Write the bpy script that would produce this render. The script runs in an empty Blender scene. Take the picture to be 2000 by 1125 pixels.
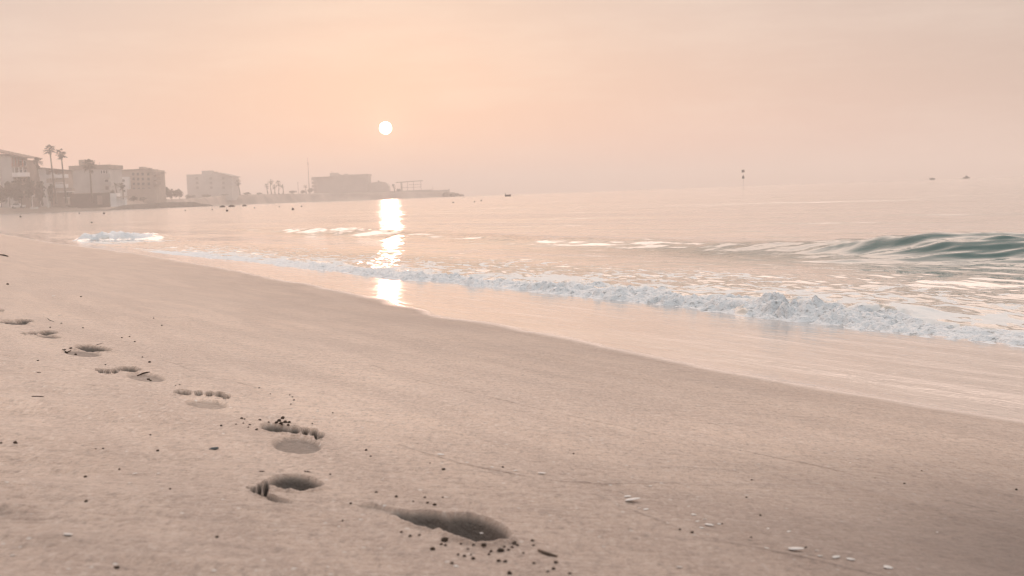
import bpy, bmesh, math, random
import numpy as np
from mathutils import Vector, Matrix
R = math.radians
random.seed(7)
RNG = np.random.default_rng(11)
C = bpy.context.scene.collection
scene = bpy.context.scene

# ------------------------------------------------------------------ camera
W0, H0, F0 = 2000.0, 1125.0, 2400.0        # the photo's frame in pixels and its focal length in pixels
CAMZ = 0.53                                 # eye height over the sea (about a third of a metre over the sand)
PITCH = math.atan(184.4 / F0)
ROLL = math.atan(0.0365)
Fw = np.array([0, math.cos(PITCH), -math.sin(PITCH)])
U0 = np.array([0, math.sin(PITCH), math.cos(PITCH)])
X0 = np.array([1.0, 0, 0])
Rt = math.cos(ROLL) * X0 - math.sin(ROLL) * U0
Up = math.sin(ROLL) * X0 + math.cos(ROLL) * U0

def ray(px, py):
    return Fw + Rt * ((px - W0 / 2) / F0) + Up * (-(py - H0 / 2) / F0)

def at(px, py, Y):
    d = ray(px, py)
    k = Y / d[1]
    return np.array([d[0] * k, Y, CAMZ + d[2] * k])

def project(x, y, z):
    dz = z - CAMZ
    f = x * Fw[0] + y * Fw[1] + dz * Fw[2]
    a = x * Rt[0] + y * Rt[1] + dz * Rt[2]
    b = x * Up[0] + y * Up[1] + dz * Up[2]
    f = np.where(f < 0.02, 0.02, f)
    return W0 / 2 + F0 * a / f, H0 / 2 - F0 * b / f

cam = bpy.data.cameras.new("camera")
camo = bpy.data.objects.new("camera", cam)
C.objects.link(camo)
M3 = Matrix(((Rt[0], Up[0], -Fw[0]), (Rt[1], Up[1], -Fw[1]), (Rt[2], Up[2], -Fw[2])))
camo.matrix_world = Matrix.Translation((0, 0, CAMZ)) @ M3.to_4x4()
cam.sensor_width = 36
cam.lens = F0 / W0 * 36
cam.clip_start = 0.05
cam.clip_end = 30000
cam.dof.use_dof = True
cam.dof.focus_distance = 3.6
cam.dof.aperture_fstop = 13
scene.camera = camo

SUN_D = ray(753, 250)
SUN_D = SUN_D / np.linalg.norm(SUN_D)
SUN_EL = math.asin(SUN_D[2])
SUN_AZ = math.atan2(SUN_D[0], SUN_D[1])

# ------------------------------------------------------------------ noise
def _hash(ix, iy, seed):
    h = (ix.astype(np.int64) * 374761393 + iy.astype(np.int64) * 668265263 + seed * 974711) & 0xFFFFFFFF
    h = ((h ^ (h >> 13)) * 1274126177) & 0xFFFFFFFF
    h = h ^ (h >> 16)
    return (h & 0xFFFF).astype(np.float32) / 65535.0

def perlin(x, y, seed=0):
    xi = np.floor(x); yi = np.floor(y)
    xf = (x - xi).astype(np.float32); yf = (y - yi).astype(np.float32)
    u = xf * xf * xf * (xf * (xf * 6 - 15) + 10)
    v = yf * yf * yf * (yf * (yf * 6 - 15) + 10)
    def g(dx, dy):
        a = _hash(xi + dx, yi + dy, seed) * (2 * np.pi)
        return np.cos(a) * (xf - dx) + np.sin(a) * (yf - dy)
    a = g(0, 0) * (1 - u) + g(1, 0) * u
    b = g(0, 1) * (1 - u) + g(1, 1) * u
    return (a * (1 - v) + b * v) * 1.4

def fbm(x, y, seed=0, octs=3, gain=0.5):
    s = 0; a = 1.0
    for i in range(octs):
        s = s + a * perlin(x * 2 ** i, y * 2 ** i, seed + 17 * i)
        a *= gain
    return s

def billow(x, y, seed=0, octs=3, gain=0.5):
    s = 0; a = 1.0
    for i in range(octs):
        s = s + a * (1 - 2 * np.abs(perlin(x * 2 ** i, y * 2 ** i, seed + 31 * i)))
        a *= gain
    return s

def sstep(a, b, x):
    t = np.clip((x - a) / (b - a), 0, 1)
    return t * t * (3 - 2 * t)

# ------------------------------------------------------------------ shore frame: s = metres toward the sea, t = metres along the shore
SN = np.array([0.88, 0.475]); ST = np.array([-0.475, 0.88])

def st(x, y):
    return x * SN[0] + y * SN[1], x * ST[0] + y * ST[1]

def base_z(s):
    z = 0.20 - 0.095 * (np.asarray(s, float) - 0.5)
    # flatter toward the wet apron, then under water a steeper bed
    k = 0.22
    d = (s - 2.0)
    flat = 0.0575 - 0.020 * d
    z = np.where(d > -k, np.where(d < k, z + (flat - z) * sstep(-k, k, d), flat), z)
    z = np.where(s > 3.5, z - 0.10 * (s - 3.5), z)
    z = np.maximum(z, -1.2)
    zb = 0.35 + 2.0 * (1 - np.exp(-np.maximum(z - 0.35, 0) / 2.0))
    return np.where(z > 0.35, zb, z)

def ground(px, py, zf=None):
    d = ray(px, py)
    z = 0.2
    for _ in range(12):
        k = (z - CAMZ) / d[2]
        x, y = d[0] * k, d[1] * k
        z = float(base_z(st(x, y)[0])) if zf is None else zf
    return x, y, z

def curve_st(pts):
    q = []
    for p in pts:
        x, y, z = ground(*p)
        q.append(st(x, y)[::-1])
    q.sort()
    return np.array([a for a, b in q]), np.array([b for a, b in q])

WET = curve_st([(2150, 853), (2000, 828), (1750, 786), (1500, 744), (1250, 695), (1000, 642), (847, 619), (793, 602),
                (713, 583), (671, 572), (500, 539), (420, 523), (330, 508), (267, 497), (101, 475), (0, 457)])
SWASH = curve_st([(2150, 703), (2000, 683), (1750, 655), (1500, 625), (1250, 595), (1000, 567), (760, 545), (500, 515),
                  (347, 499), (267, 490), (150, 474), (60, 459)])
def s_wet(t): return np.interp(t, *WET)
def s_swash(t): return np.interp(t, *SWASH)

# ------------------------------------------------------------------ footprints: pressed areas (cx, cy, rx, ry, turn, depth) seen on the ground plane
PRINTS = [
 [(574,940,53,17,4,.034),(606,942,27,9,6,.018),(518.5,948,7.5,15,6,.027),(505.5,951,6,12,10,.022),(494,954,5.5,8,14,.016),(485,951,5,3,12,.008),(518,965,28,6,15,.018),
  (546,975,28,5.5,8,.006),(744,994,58,9,11,.0055),(690,988,90,13,8,.002),
  (925,1031,74,27,12,.037),(855,1017,80,18,10,.027),(800,1006,46,11,12,.014)],
 [(541,836,35,9.5,7,.024),(575,839.5,14,9.5,6,.021),(596,842,8.5,9,0,.022),(612.5,844,9.5,9,0,.020),(624,851,11,6.5,-28,.015),(580,868,51,17,4,.007,1)],
 [(357,766,19,6,3,.020),(388,768,8.6,5.8,0,.020),(409,769,8.6,5.8,0,.020),(429,770.5,10.5,6,5,.020),(442.5,775,8.5,4.5,-25,.014),(403,788,44,9.5,5,.006,1)],
 [(251,720,25,6,4,.020),(224,724,8,5.5,0,.020),(210,725.5,7,5,0,.018),(199,724,6.5,4.5,0,.016),(191,721.5,5,3,0,.010),(285,736,40,8.5,7,.006,1)],
 [(181,680,38,6,6,.022),(160,689,40,7,5,.007,1)],
 [(92,649,22,4.5,0,.020),(63,651,11,4.2,-4,.018),(48,652,7,3.6,0,.015),(94,657,26,4,4,.008,1)],
 [(48,627,19,3.6,2,.022),(24,631,34,5,3,.010,1)],
 [(-3,606,12,3,2,.020),(-24,609,22,4,2,.009,1)],
]

LINES = [  # faint swash marks left on the dry sand
 [(690,700),(800,738),(930,768),(1080,803),(1280,845),(1480,882),(1640,915),(1800,960),(1900,985),(2010,1010)],
 [(780,868),(830,884),(900,905),(990,922),(1065,935),(1180,945),(1290,942)],
 [(1165,965),(1220,990),(1290,1018),(1350,1041),(1430,1062),(1500,1075),(1590,1095),(1660,1112),(1720,1125)],
 [(300,702),(345,712),(400,735),(450,742),(505,757)],
]

def seg_dist(x, y, pts):
    d = np.full(x.shape, 9.0)
    P = [ground(*p)[:2] for p in pts]
    for (ax, ay), (bx, by) in zip(P[:-1], P[1:]):
        vx, vy = bx - ax, by - ay
        k = np.clip(((x - ax) * vx + (y - ay) * vy) / (vx * vx + vy * vy), 0, 1)
        d = np.minimum(d, np.hypot(x - ax - k * vx, y - ay - k * vy))
    return d

def pits(x, y, z):
    """depth of each footprint at ground points, and the raised rims"""
    u, v = project(x, y, z)
    un = u + .7 * perlin(x * 13, y * 13, 5) * np.minimum(1.5, 1.3 / np.maximum(y, .4))
    vn = v + 0.4 * perlin(x * 13, y * 13, 6) * np.minimum(1.5, 1.3 / np.maximum(y, .4))
    deps = []; rim = np.zeros_like(x)
    edge = fbm(x * 16, y * 16, 9, 2)
    crumb = np.clip(.8 + .6 * fbm(x * 60, y * 45, 10, 2), 0, 2)
    for pr in PRINTS:
        d = np.zeros_like(x)
        for (cx, cy, rx, ry, a, dep, *flat) in pr:
            ca, sa = math.cos(R(a)), math.sin(R(a))
            p = ((un - cx) * ca + (vn - cy) * sa) / rx
            q = (-(un - cx) * sa + (vn - cy) * ca) / ry
            r = np.sqrt(p * p + q * q)
            r = r + .012 * edge
            d = np.maximum(d, dep * (sstep(1.03, .80, r) if flat else sstep(1.04, 0.62 + .13 * sstep(.3, -.3, q), r) * (0.64 - 0.36 * np.clip(q, -1, 1))))
            rim = np.maximum(rim, dep * 0.12 * crumb * np.exp(-((r - 1.14) / 0.10) ** 2) * (ry > 3) * sstep(-.1, .5, q))
        deps.append(d)
    return deps, rim

def sand_z(x, y, full=True):
    x = np.atleast_1d(np.asarray(x, float)); y = np.atleast_1d(np.asarray(y, float))
    s, t = st(x, y)
    z = base_z(s)
    sw = s_wet(t)
    dry = sstep(0.15, -0.5, s - sw)
    r = np.hypot(x, y)
    lod = np.clip(6.0 / np.maximum(r, .1), 0.05, 1)
    wav = fbm(s / 0.55 + .35 * perlin(t / 1.5, s, 3), t / 3.2, 21, 2) * 0.0035
    wav += fbm(s / 0.16, t / 1.3, 22, 3) * 0.0009 * lod
    wav += fbm(s / 0.045, t / 0.40, 23, 2) * 0.0007 * lod ** 2
    up = sstep(0.55, -0.1, s)                           # rougher, trodden upper beach on the left
    wav += up * (fbm(x / 0.8 + .4 * perlin(x, y, 4), y / 0.17, 24, 3) * 0.018 + fbm(x / .28, y / .06, 25, 2) * 0.0022)
    micro = fbm(x / 0.012, y / 0.02, 26, 2) * 0.0006 * lod ** 2
    z = z + wav * (0.12 + 0.88 * dry)
    z = z + fbm(s / .5, t / 3, 27, 2) * 0.0012 * (1 - dry)
    mark = np.zeros_like(z)
    for i, ln in enumerate(LINES):
        d = seg_dist(x, y, ln)
        k = 0.5 + perlin(x * 9, y * 9, 50 + i)
        z = z + (0.0013 * np.exp(-(d / 0.004) ** 2)) * np.clip(k, 0.1, 1)
        mark = np.maximum(mark, np.exp(-(d / 0.0030) ** 2) * np.clip(k * 1.3, 0, 1))
    deps, rim = pits(x, y, base_z(s))
    dt = np.max(np.stack(deps), 0)
    z = z + micro * dry * sstep(.004, .0008, dt) - wav * (.12 + .88 * dry) * .7 * sstep(.001, .006, dt)
    z = z + np.where(dt > 0.001, 0, rim) - dt * (1 + 0.05 * fbm(x * 9, y * 9, 8, 2))
    # crumbled heap edges around the big heel
    return z, s, t, sw, deps, mark

def gz(x, y):
    return float(sand_z(x, y)[0][0])

# ------------------------------------------------------------------ sea surface
BORE_T = [1.2, 2.2, 2.7, 3.1, 3.5, 4.2, 5.0, 6.2, 8.0, 10.5, 14, 20, 30, 60]
BORE_H = [.012, .014, .020, .038, .058, .048, .036, .030, .025, .018, .011, .006, .003, .002]
BREAK_C = None

def sea_z(x, y):
    s, t = st(x, y)
    r = np.hypot(x, y)
    sf = s_swash(t) + 0.040 * fbm(t / 0.55, t * 0 + 3.1, 61, 3) + .02 * perlin(t / .12, t * 0 + .7, 62)
    u = s - sf
    hb = np.interp(t, BORE_T, BORE_H) * (1 + 0.55 * perlin(t / 0.42, u / .8, 63) + .30 * perlin(t / .16, u / .3, 58))
    prof = sstep(0, 0.13, u) * (0.30 + 0.70 * np.exp(-np.maximum(u - .13, 0) / 0.42))
    prof = prof * sstep(3.2, 0.9, u)
    # foam density
    fm_front = sstep(-0.02, 0.02, u) * sstep(0.52, 0.16, u + 0.30 * fbm(s / .22, t / .45, 64, 3))
    fm_front *= sstep(19, 9, t)
    back = sstep(3.0, 0.5, u) * sstep(0, .1, u)
    lace = billow(s / 0.20 + .3 * perlin(s * 3, t * 3, 60), t / 0.33, 65, 4, .62) + .35 * perlin(s / .6, t / 1.1, 56)
    fm_back = sstep(0, .1, u) * sstep(2.3, 1.6, u) * sstep(0.70 + .75 * sstep(.1, 2.0, u), 1.35 + .75 * sstep(.1, 2.0, u), lace) * (.15 + .85 * sstep(20, 10, t))
    foam = np.maximum(fm_front, fm_back * 0.95)
    lodn = np.clip(7.0 / np.maximum(r, .1), 0, 1)
    lump = -billow(s / 0.11 + .25 * perlin(s * 9, t * 9, 57), t / 0.15, 66, 3, 0.5) + .3
    lump2 = -billow(s / 0.04, t / 0.05, 67, 2, 0.5)
    zf = (0.034 * lump + 0.009 * lump2) * (hb / 0.06) ** .8 * fm_front * sstep(0.0, 0.10, u) * lodn ** .3
    chop = fbm(s / 0.14, t / 0.26, 68, 3) * 0.0095 * sstep(2.3, .9, u) * sstep(.1, .5, u)
    # open water
    sw = 1 - np.exp(-np.maximum(u - .3, 0) / 1.5)
    z = 0.0045 * np.sin(2 * np.pi * (s / 4.3 + .15 * perlin(t / 6, s / 6, 70))) * sw
    z = z + fbm(s / 0.9, t / 2.4, 71, 3) * 0.0058 * sw
    z = z + fbm(s / 0.22, t / 0.55, 72, 2) * 0.0017 * sw * np.clip(14 / np.maximum(r, 1), 0, 1)
    z = z + 0.012 * fbm(s / 7, t / 16, 73, 2) * sw * sstep(6, 20, r)
    # the low swell line about five metres out, humped at the right
    AT = [2.0, 4.6, 5.6, 6.4, 7.1, 8.0, 9.2, 11, 13.5, 15.2, 16.5, 18.0, 19.8, 21.5, 40]
    AH = [.18, .18, .165, .13, .080, .046, .030, .026, .026, .036, .058, .068, .060, .022, .0]
    a = np.interp(t, AT, AH)
    s0 = 6.35 + 0.018 * t + 0.16 * perlin(t / 2.2, t * 0 + 8.2, 74)
    w = s - s0
    rid = np.where(w < 0, np.exp(-(w / 0.27) ** 2), np.exp(-(w / 0.9) ** 2))
    rg = 1 + (0.26 + .45 * sstep(7, 10, t)) * fbm(s / .45 + t / 1.3, t / .8, 75, 3)
    z = z + a * rid * rg
    rl = fbm((s + .35 * t) / 0.30, (t - .2 * s) / 0.9, 76, 3)
    z = z + np.clip(a, 0, .14) * 0.15 * rl * np.exp(-(w / 0.8) ** 2)
    z = z + np.exp(-((w + .1) / 0.7) ** 2) * sstep(0, .03, a) * 0.0065 * fbm((s + .3 * t) / .10, t / .36, 59, 2) * np.clip(12 / np.maximum(r, 1), 0, 1)
    # small ridge lines nearer the far shore
    z = z + 0.035 * np.exp(-((s - 4.4 - .2 * perlin(t / 4, t * 0, 77)) / .25) ** 2) * sstep(27, 34, t) * sstep(70, 45, t) * (0.6 + perlin(t / 2, s, 78))
    # ripples left of the swell, at the right edge
    rp = np.exp(-((s - 5.0) / .55) ** 2) * sstep(6.2, 4.4, t)
    z = z + rp * 0.010 * fbm(s / .16, t / .42, 79, 3)
    # breaking curl at the left
    bx, by, _ = BREAK_C
    bs, bt = st(bx, by)
    # its long axis lies across the view
    dx = (x - bx); dy = (y - by) - 0.10 * dx
    e = np.exp(-np.abs(dx / 0.66) ** 3.2)
    lob = 0.155 * e * (1 - 0.22 * np.tanh((dx + .1) * 2)) * np.where(dy < 0, np.exp(-(dy / 0.17) ** 2), np.exp(-(dy / 1.3) ** 2))
    lob *= (1 + 0.30 * fbm(x / .33, y / .4, 80, 3))
    fm_l = sstep(.035, .06, lob) * sstep(.60, .34, dx + .12 * perlin(x * 4, y * 4, 84)) * sstep(1.0, .2, dy)
    lob = lob + fm_l * (-0.045 * billow(x / .30, y / .5, 81, 3))
    skirt = np.exp(-((dy + 1.6) / 1.4) ** 2) * np.exp(-((dx - .3) / 1.6) ** 2)
    fm_s = skirt * sstep(1.0, 1.6, billow(x / .30, y / 1.2, 82, 3) + .55 * skirt)
    z = z + lob
    foam = np.maximum(foam, np.maximum(fm_l, fm_s * .9))
    # a creamy sheet on the inner shallows, far left
    far = sstep(10, 18, t) * sstep(3.2, .4, u) * sstep(.02, .2, u)
    foam = np.maximum(foam, far * 0.24 * sstep(.6, 1.3, billow(s / .6, t / 2.2, 83, 3) + .15))
    edge = base_z(sf) - 0.002
    zfront = edge * sstep(1.6, 0, u) + hb * prof + zf + chop
    zz = np.where(u > 0, zfront + (z - lob) * sstep(.2, 1.4, u) + lob * sstep(.02, .22, u), np.minimum(base_z(s) - 0.02 - 0.5 * np.minimum(-u, .2), 0.0))
    solid = np.maximum(fm_front * sstep(.45, .55, fm_front), 0)
    wash = sstep(1.9, 1.2, u) * sstep(16, 9, t)
    rip = np.exp(-((s - 6.25) / 1.1) ** 2) * sstep(11, 7.5, t)
    slick = 1 - np.maximum(.75 * wash, .95 * rip)
    return zz, u, foam, solid, fm_l, slick

# ------------------------------------------------------------------ helpers: meshes and materials
def mesh_np(name, V, Q, mat, attrs=None, smooth=True):
    me = bpy.data.meshes.new(name)
    n, m = len(V), len(Q)
    k = Q.shape[1]
    me.vertices.add(n); me.vertices.foreach_set('co', np.ascontiguousarray(V, np.float32).ravel())
    me.loops.add(k * m); me.loops.foreach_set('vertex_index', np.ascontiguousarray(Q, np.int32).ravel())
    me.polygons.add(m); me.polygons.foreach_set('loop_start', np.arange(0, k * m, k, dtype=np.int32))
    if smooth:
        me.polygons.foreach_set('use_smooth', np.ones(m, dtype=bool))
    me.update(calc_edges=True)
    for a, val in (attrs or {}).items():
        at_ = me.attributes.new(a, 'FLOAT', 'POINT')
        at_.data.foreach_set('value', np.ascontiguousarray(val, np.float32))
    me.materials.append(mat)
    o = bpy.data.objects.new(name, me)
    C.objects.link(o)
    return o

def sub_mesh(name, V, Q, keep, mat, attrs):
    q = Q[keep]
    used = np.unique(q)
    mp = np.zeros(len(V), np.int64); mp[used] = np.arange(len(used))
    return mesh_np(name, V[used], mp[q], mat, {a: v[used] for a, v in attrs.items()})

def tag(o, label=None, cat=None, group=None, kind=None):
    if label: o['label'] = label
    if cat: o['category'] = cat
    if group: o['group'] = group
    if kind: o['kind'] = kind
    return o

class NT:
    def __init__(s, name, world=False):
        s.m = bpy.data.worlds.new(name) if world else bpy.data.materials.new(name)
        s.m.use_nodes = True
        s.t = s.m.node_tree
        s.t.nodes.clear()
    def n(s, typ, ins=None, **kw):
        nd = s.t.nodes.new(typ)
        for k, v in kw.items(): setattr(nd, k, v)
        for k, v in (ins or {}).items():
            sk = nd.inputs[k]
            if isinstance(v, bpy.types.NodeSocket): s.t.links.new(v, sk)
            else: sk.default_value = v
        return nd
    def math(s, op, a, b=None, c=None, clamp=False):
        nd = s.t.nodes.new('ShaderNodeMath'); nd.operation = op; nd.use_clamp = clamp
        for i, v in enumerate((a, b, c)):
            if v is None: continue
            if isinstance(v, bpy.types.NodeSocket): s.t.links.new(v, nd.inputs[i])
            else: nd.inputs[i].default_value = v
        return nd.outputs[0]
    def mix(s, f, a, b, mode='MIX'):
        nd = s.t.nodes.new('ShaderNodeMix'); nd.data_type = 'RGBA'; nd.blend_type = mode
        for i, v in ((0, f), (6, a), (7, b)):
            if isinstance(v, bpy.types.NodeSocket): s.t.links.new(v, nd.inputs[i])
            elif i == 0: nd.inputs[0].default_value = v
            else: nd.inputs[i].default_value = (*v, 1)
        return nd.outputs[2]
    def rng(s, v, a, b, c=0.0, d=1.0, smooth=True):
        nd = s.t.nodes.new('ShaderNodeMapRange')
        nd.interpolation_type = 'SMOOTHSTEP' if smooth else 'LINEAR'
        s.t.links.new(v, nd.inputs[0])
        for i, x in enumerate((a, b, c, d)): nd.inputs[i + 1].default_value = x
        return nd.outputs[0]
    def noise(s, vec, scale, detail=2.0, rough=0.5):
        nd = s.n('ShaderNodeTexNoise', {'Scale': scale, 'Detail': detail, 'Roughness': rough})
        s.t.links.new(vec, nd.inputs['Vector'])
        return nd.outputs['Fac']
    def attr(s, name):
        return s.n('ShaderNodeAttribute', attribute_name=name).outputs['Fac']
    def shore(s, sx, sy):
        """object coordinates turned so x runs to the sea and y along the shore"""
        tc = s.n('ShaderNodeTexCoord')
        mp = s.n('ShaderNodeMapping', {'Vector': tc.outputs['Object'], 'Rotation': (0, 0, -math.atan2(SN[1], SN[0]))})
        mp2 = s.n('ShaderNodeMapping', {'Vector': mp.outputs[0], 'Scale': (sx, sy, 1)})
        return mp2.outputs[0]
    def out(s, surf, vol=None):
        o = s.t.nodes.new('ShaderNodeOutputMaterial')
        if surf: s.t.links.new(surf, o.inputs['Surface'])
        if vol: s.t.links.new(vol, o.inputs['Volume'])
        return s.m

def plain(name, col, rough=0.8, var=0.25, scale=3.0, spec=0.3, bump=0.0, bscale=20):
    t = NT(name)
    tc = t.n('ShaderNodeTexCoord').outputs['Object']
    nf = t.noise(tc, scale, 4, .6)
    dark = tuple(c * (1 - var) for c in col); lite = tuple(min(1, c * (1 + var)) for c in col)
    c = t.mix(t.rng(nf, .3, .7), dark, lite)
    p = t.n('ShaderNodeBsdfPrincipled', {'Base Color': c, 'Roughness': rough, 'Specular IOR Level': spec})
    if bump:
        b = t.n('ShaderNodeBump', {'Strength': 1.0, 'Distance': bump, 'Height': t.noise(tc, bscale, 3, .6)})
        t.t.links.new(b.outputs[0], p.inputs['Normal'])
    return t.out(p.outputs[0])

def sand_material():
    t = NT('sand_grains')
    tc = t.n('ShaderNodeTexCoord').outputs['Object']
    wet = t.attr('wet'); damp = t.attr('damp'); moist_shade = t.attr('moist_shade')
    g1 = t.noise(tc, 330, 2, .7)          # grains
    g2 = t.noise(tc, 75, 3, .6)
    g3 = t.noise(t.shore(9, 1.3), 1.0, 4, .6)   # wind streaks along the shore
    g4 = t.noise(tc, 1.1, 3, .5)
    dry = t.mix(t.rng(g3, .32, .68), SAND_LO, SAND_HI)
    dry = t.mix(t.math('MULTIPLY', t.rng(g4, .35, .65), .35), dry, (.50, .362, .288))
    dry = t.mix(t.math('MULTIPLY', t.rng(g2, .50, .72), .42), dry, (.36, .26, .20))
    g6 = t.noise(t.n('ShaderNodeMapping', {'Vector': tc, 'Scale': (4.0, 26, 1), 'Rotation': (0, 0, .22)}).outputs[0], 1.0, 4, .65)
    dry = t.mix(t.math('MULTIPLY', t.rng(g6, .48, .72), .40), dry, (.31, .22, .172))
    dry = t.mix(t.math('MULTIPLY', t.rng(g1, .54, .70), .70), dry, (.24, .172, .132))
    dry = t.mix(t.math('MULTIPLY', t.rng(g1, .44, .28), .65), dry, (.74, .60, .51))
    g7 = t.noise(tc, 24, 6, .8)
    dry = t.mix(t.math('MULTIPLY', t.rng(g7, .50, .68), .40), dry, (.30, .215, .168))
    dry = t.mix(t.math('MULTIPLY', t.rng(g7, .47, .32), .35), dry, (.66, .52, .43))
    g8 = t.noise(t.n('ShaderNodeMapping', {'Vector': tc, 'Scale': (150, 52, 60)}).outputs[0], 1.0, 4, .72)
    dry = t.mix(t.math('MULTIPLY', t.rng(g8, .51, .66), .75), dry, (.27, .195, .152))
    dry = t.mix(t.math('MULTIPLY', t.rng(g8, .47, .33), .68), dry, (.74, .60, .51))
    vo = t.n('ShaderNodeTexVoronoi', {'Vector': tc, 'Scale': 62.0, 'Randomness': 1.0}, feature='F1')
    spk = t.math('LESS_THAN', vo.outputs['Distance'], .14)
    pick = t.math('GREATER_THAN', t.n('ShaderNodeSeparateColor', {'Color': vo.outputs['Color']}).outputs[0], .80)
    dry = t.mix(t.math('MULTIPLY', spk, pick), dry, (.80, .74, .68))       # shell grit
    pick2 = t.math('LESS_THAN', t.n('ShaderNodeSeparateColor', {'Color': vo.outputs['Color']}).outputs[1], .09)
    dry = t.mix(t.math('MULTIPLY', t.math('MULTIPLY', spk, pick2), .85), dry, (.12, .09, .07))
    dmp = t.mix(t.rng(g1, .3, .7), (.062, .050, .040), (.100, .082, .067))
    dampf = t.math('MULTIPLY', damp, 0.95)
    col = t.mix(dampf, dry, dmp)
    col = t.mix(t.math('MULTIPLY', moist_shade, .90), col, (.125, .090, .073))  # damp band by the wet line, plus painted vignette and ripple shade
    wetc = t.mix(t.rng(g3, .3, .7), (.22, .165, .132), (.38, .29, .235))
    col = t.mix(wet, col, wetc)
    g5 = t.noise(t.shore(16, 1.2), 1.0, 4, .65)
    wr = t.math('MULTIPLY', t.rng(g5, .35, .72), .17)
    rough = t.math('ADD', t.math('MULTIPLY', t.math('SUBTRACT', 1.0, wet), .62), t.math('ADD', wr, .06))
    p = t.n('ShaderNodeBsdfPrincipled', {'Base Color': col, 'Roughness': rough})
    spec = t.math('ADD', t.math('MULTIPLY', wet, .95), t.math('ADD', .40, t.math('MULTIPLY', moist_shade, .2)))
    t.t.links.new(spec, p.inputs['Specular IOR Level'])
    p.inputs['IOR'].default_value = 1.5
    t.t.links.new(t.math('MULTIPLY', t.math('SUBTRACT', 1.0, t.math('MAXIMUM', t.math('MAXIMUM', wet, damp), moist_shade)), .95), p.inputs['Sheen Weight'])
    t.t.links.new(t.math('MULTIPLY', wet, .9), p.inputs['Coat Weight'])
    t.t.links.new(t.math('ADD', .06, t.math('MULTIPLY', wr, .8)), p.inputs['Coat Roughness'])
    p.inputs['Coat IOR'].default_value = 1.36
    p.inputs['Sheen Roughness'].default_value = .33
    p.inputs['Sheen Tint'].default_value = (1, .86, .76, 1)
    nwet = t.math('SUBTRACT', 1.0, wet)
    hgt = t.math('ADD', t.math('ADD', t.math('MULTIPLY', g1, .0035), t.math('MULTIPLY', g2, .009)), t.math('MULTIPLY', t.math('SUBTRACT', 1.0, damp), t.math('ADD', t.math('MULTIPLY', g6, .008), t.math('MULTIPLY', g7, .012))))
    b = t.n('ShaderNodeBump', {'Distance': 1.0, 'Height': hgt, 'Strength': t.math('ADD', t.math('MULTIPLY', nwet, .55), 0.0)})
    b2 = t.n('ShaderNodeBump', {'Distance': 1.0, 'Height': t.math('MULTIPLY', t.noise(t.shore(7, 1.8), 2.0, 5, .66), .0034), 'Strength': t.math('MULTIPLY', wet, .85), 'Normal': b.outputs[0]})
    t.t.links.new(b2.outputs[0], p.inputs['Normal'])
    t.t.links.new(b2.outputs[0], p.inputs['Coat Normal'])
    return t.out(p.outputs[0])

def water_material():
    t = NT('sea_water')
    foam = t.attr('foam')
    near = t.attr('near')
    shallow = t.attr('shallow')
    tc = t.n('ShaderNodeTexCoord').outputs['Object']
    deep = t.mix(t.rng(t.noise(tc, .5, 2), .3, .7), (.010, .054, .049), (.018, .068, .060))
    body = t.mix(shallow, deep, (.30, .26, .21))
    fn = t.noise(t.shore(26, 13), 1.0, 4, .7)
    ff = t.math('MULTIPLY', foam, t.rng(fn, .22, .5, .45, 1.0))
    ff = t.math('MULTIPLY', t.rng(ff, .25, .75), .82)
    col = t.mix(ff, body, (.58, .575, .565))
    rough = t.math('ADD', t.math('MULTIPLY', ff, .5), t.math('ADD', .05, t.math('MULTIPLY', t.math('SUBTRACT', 1.0, near), .09)))
    p = t.n('ShaderNodeBsdfPrincipled', {'Base Color': col, 'Roughness': rough, 'IOR': 1.333, 'Specular IOR Level': t.math('ADD', .45, t.math('MULTIPLY', t.attr('slick'), .5)), 'Coat Weight': t.math('MULTIPLY', t.math('SUBTRACT', 1.0, ff), t.math('MULTIPLY', t.attr('slick'), .97)), 'Coat Roughness': t.math('ADD', .04, t.math('MULTIPLY', t.math('SUBTRACT', 1.0, near), .10)), 'Coat IOR': 1.7})
    h1 = t.math('MULTIPLY', t.noise(t.shore(2.6, .9), 1.0, 4, .6), .030)
    h2 = t.math('MULTIPLY', t.noise(t.shore(11, 4.5), 1.0, 3, .6), .0040)
    h3 = t.math('MULTIPLY', t.noise(t.shore(.35, .13), 1.0, 4, .6), .24)
    h4 = t.math('MULTIPLY', t.noise(t.shore(.09, .03), 1.0, 3, .6), .55)
    gust = t.rng(t.noise(t.shore(.05, .022), 1.0, 3, .6), .35, .65, .45, 1.2)
    b = t.n('ShaderNodeBump', {'Distance': 1.0, 'Strength': gust, 'Height': t.math('ADD', t.math('ADD', h1, h4), h3)})
    bb = t.n('ShaderNodeBump', {'Distance': 1.0, 'Strength': t.math('MULTIPLY', near, .35), 'Height': h2, 'Normal': b.outputs[0]})
    t.t.links.new(bb.outputs[0], p.inputs['Normal'])
    t.t.links.new(bb.outputs[0], p.inputs['Coat Normal'])
    return t.out(p.outputs[0])

def foam_material():
    t = NT('sea_foam')
    tc = t.n('ShaderNodeTexCoord').outputs['Object']
    n1 = t.noise(tc, 42, 4, .65)
    n2 = t.noise(tc, 140, 2, .6)
    col = t.mix(t.rng(n1, .28, .48), (.27, .27, .265), (.58, .585, .59))
    p = t.n('ShaderNodeBsdfPrincipled', {'Base Color': col, 'Roughness': .45, 'Specular IOR Level': .4})
    h = t.math('ADD', t.math('MULTIPLY', n1, .020), t.math('MULTIPLY', n2, .005))
    b = t.n('ShaderNodeBump', {'Distance': 1.0, 'Strength': .8, 'Height': h})
    t.t.links.new(b.outputs[0], p.inputs['Normal'])
    return t.out(p.outputs[0])

SAND_LO = (.51, .350, .263); SAND_HI = (.73, .522, .395)

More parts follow.
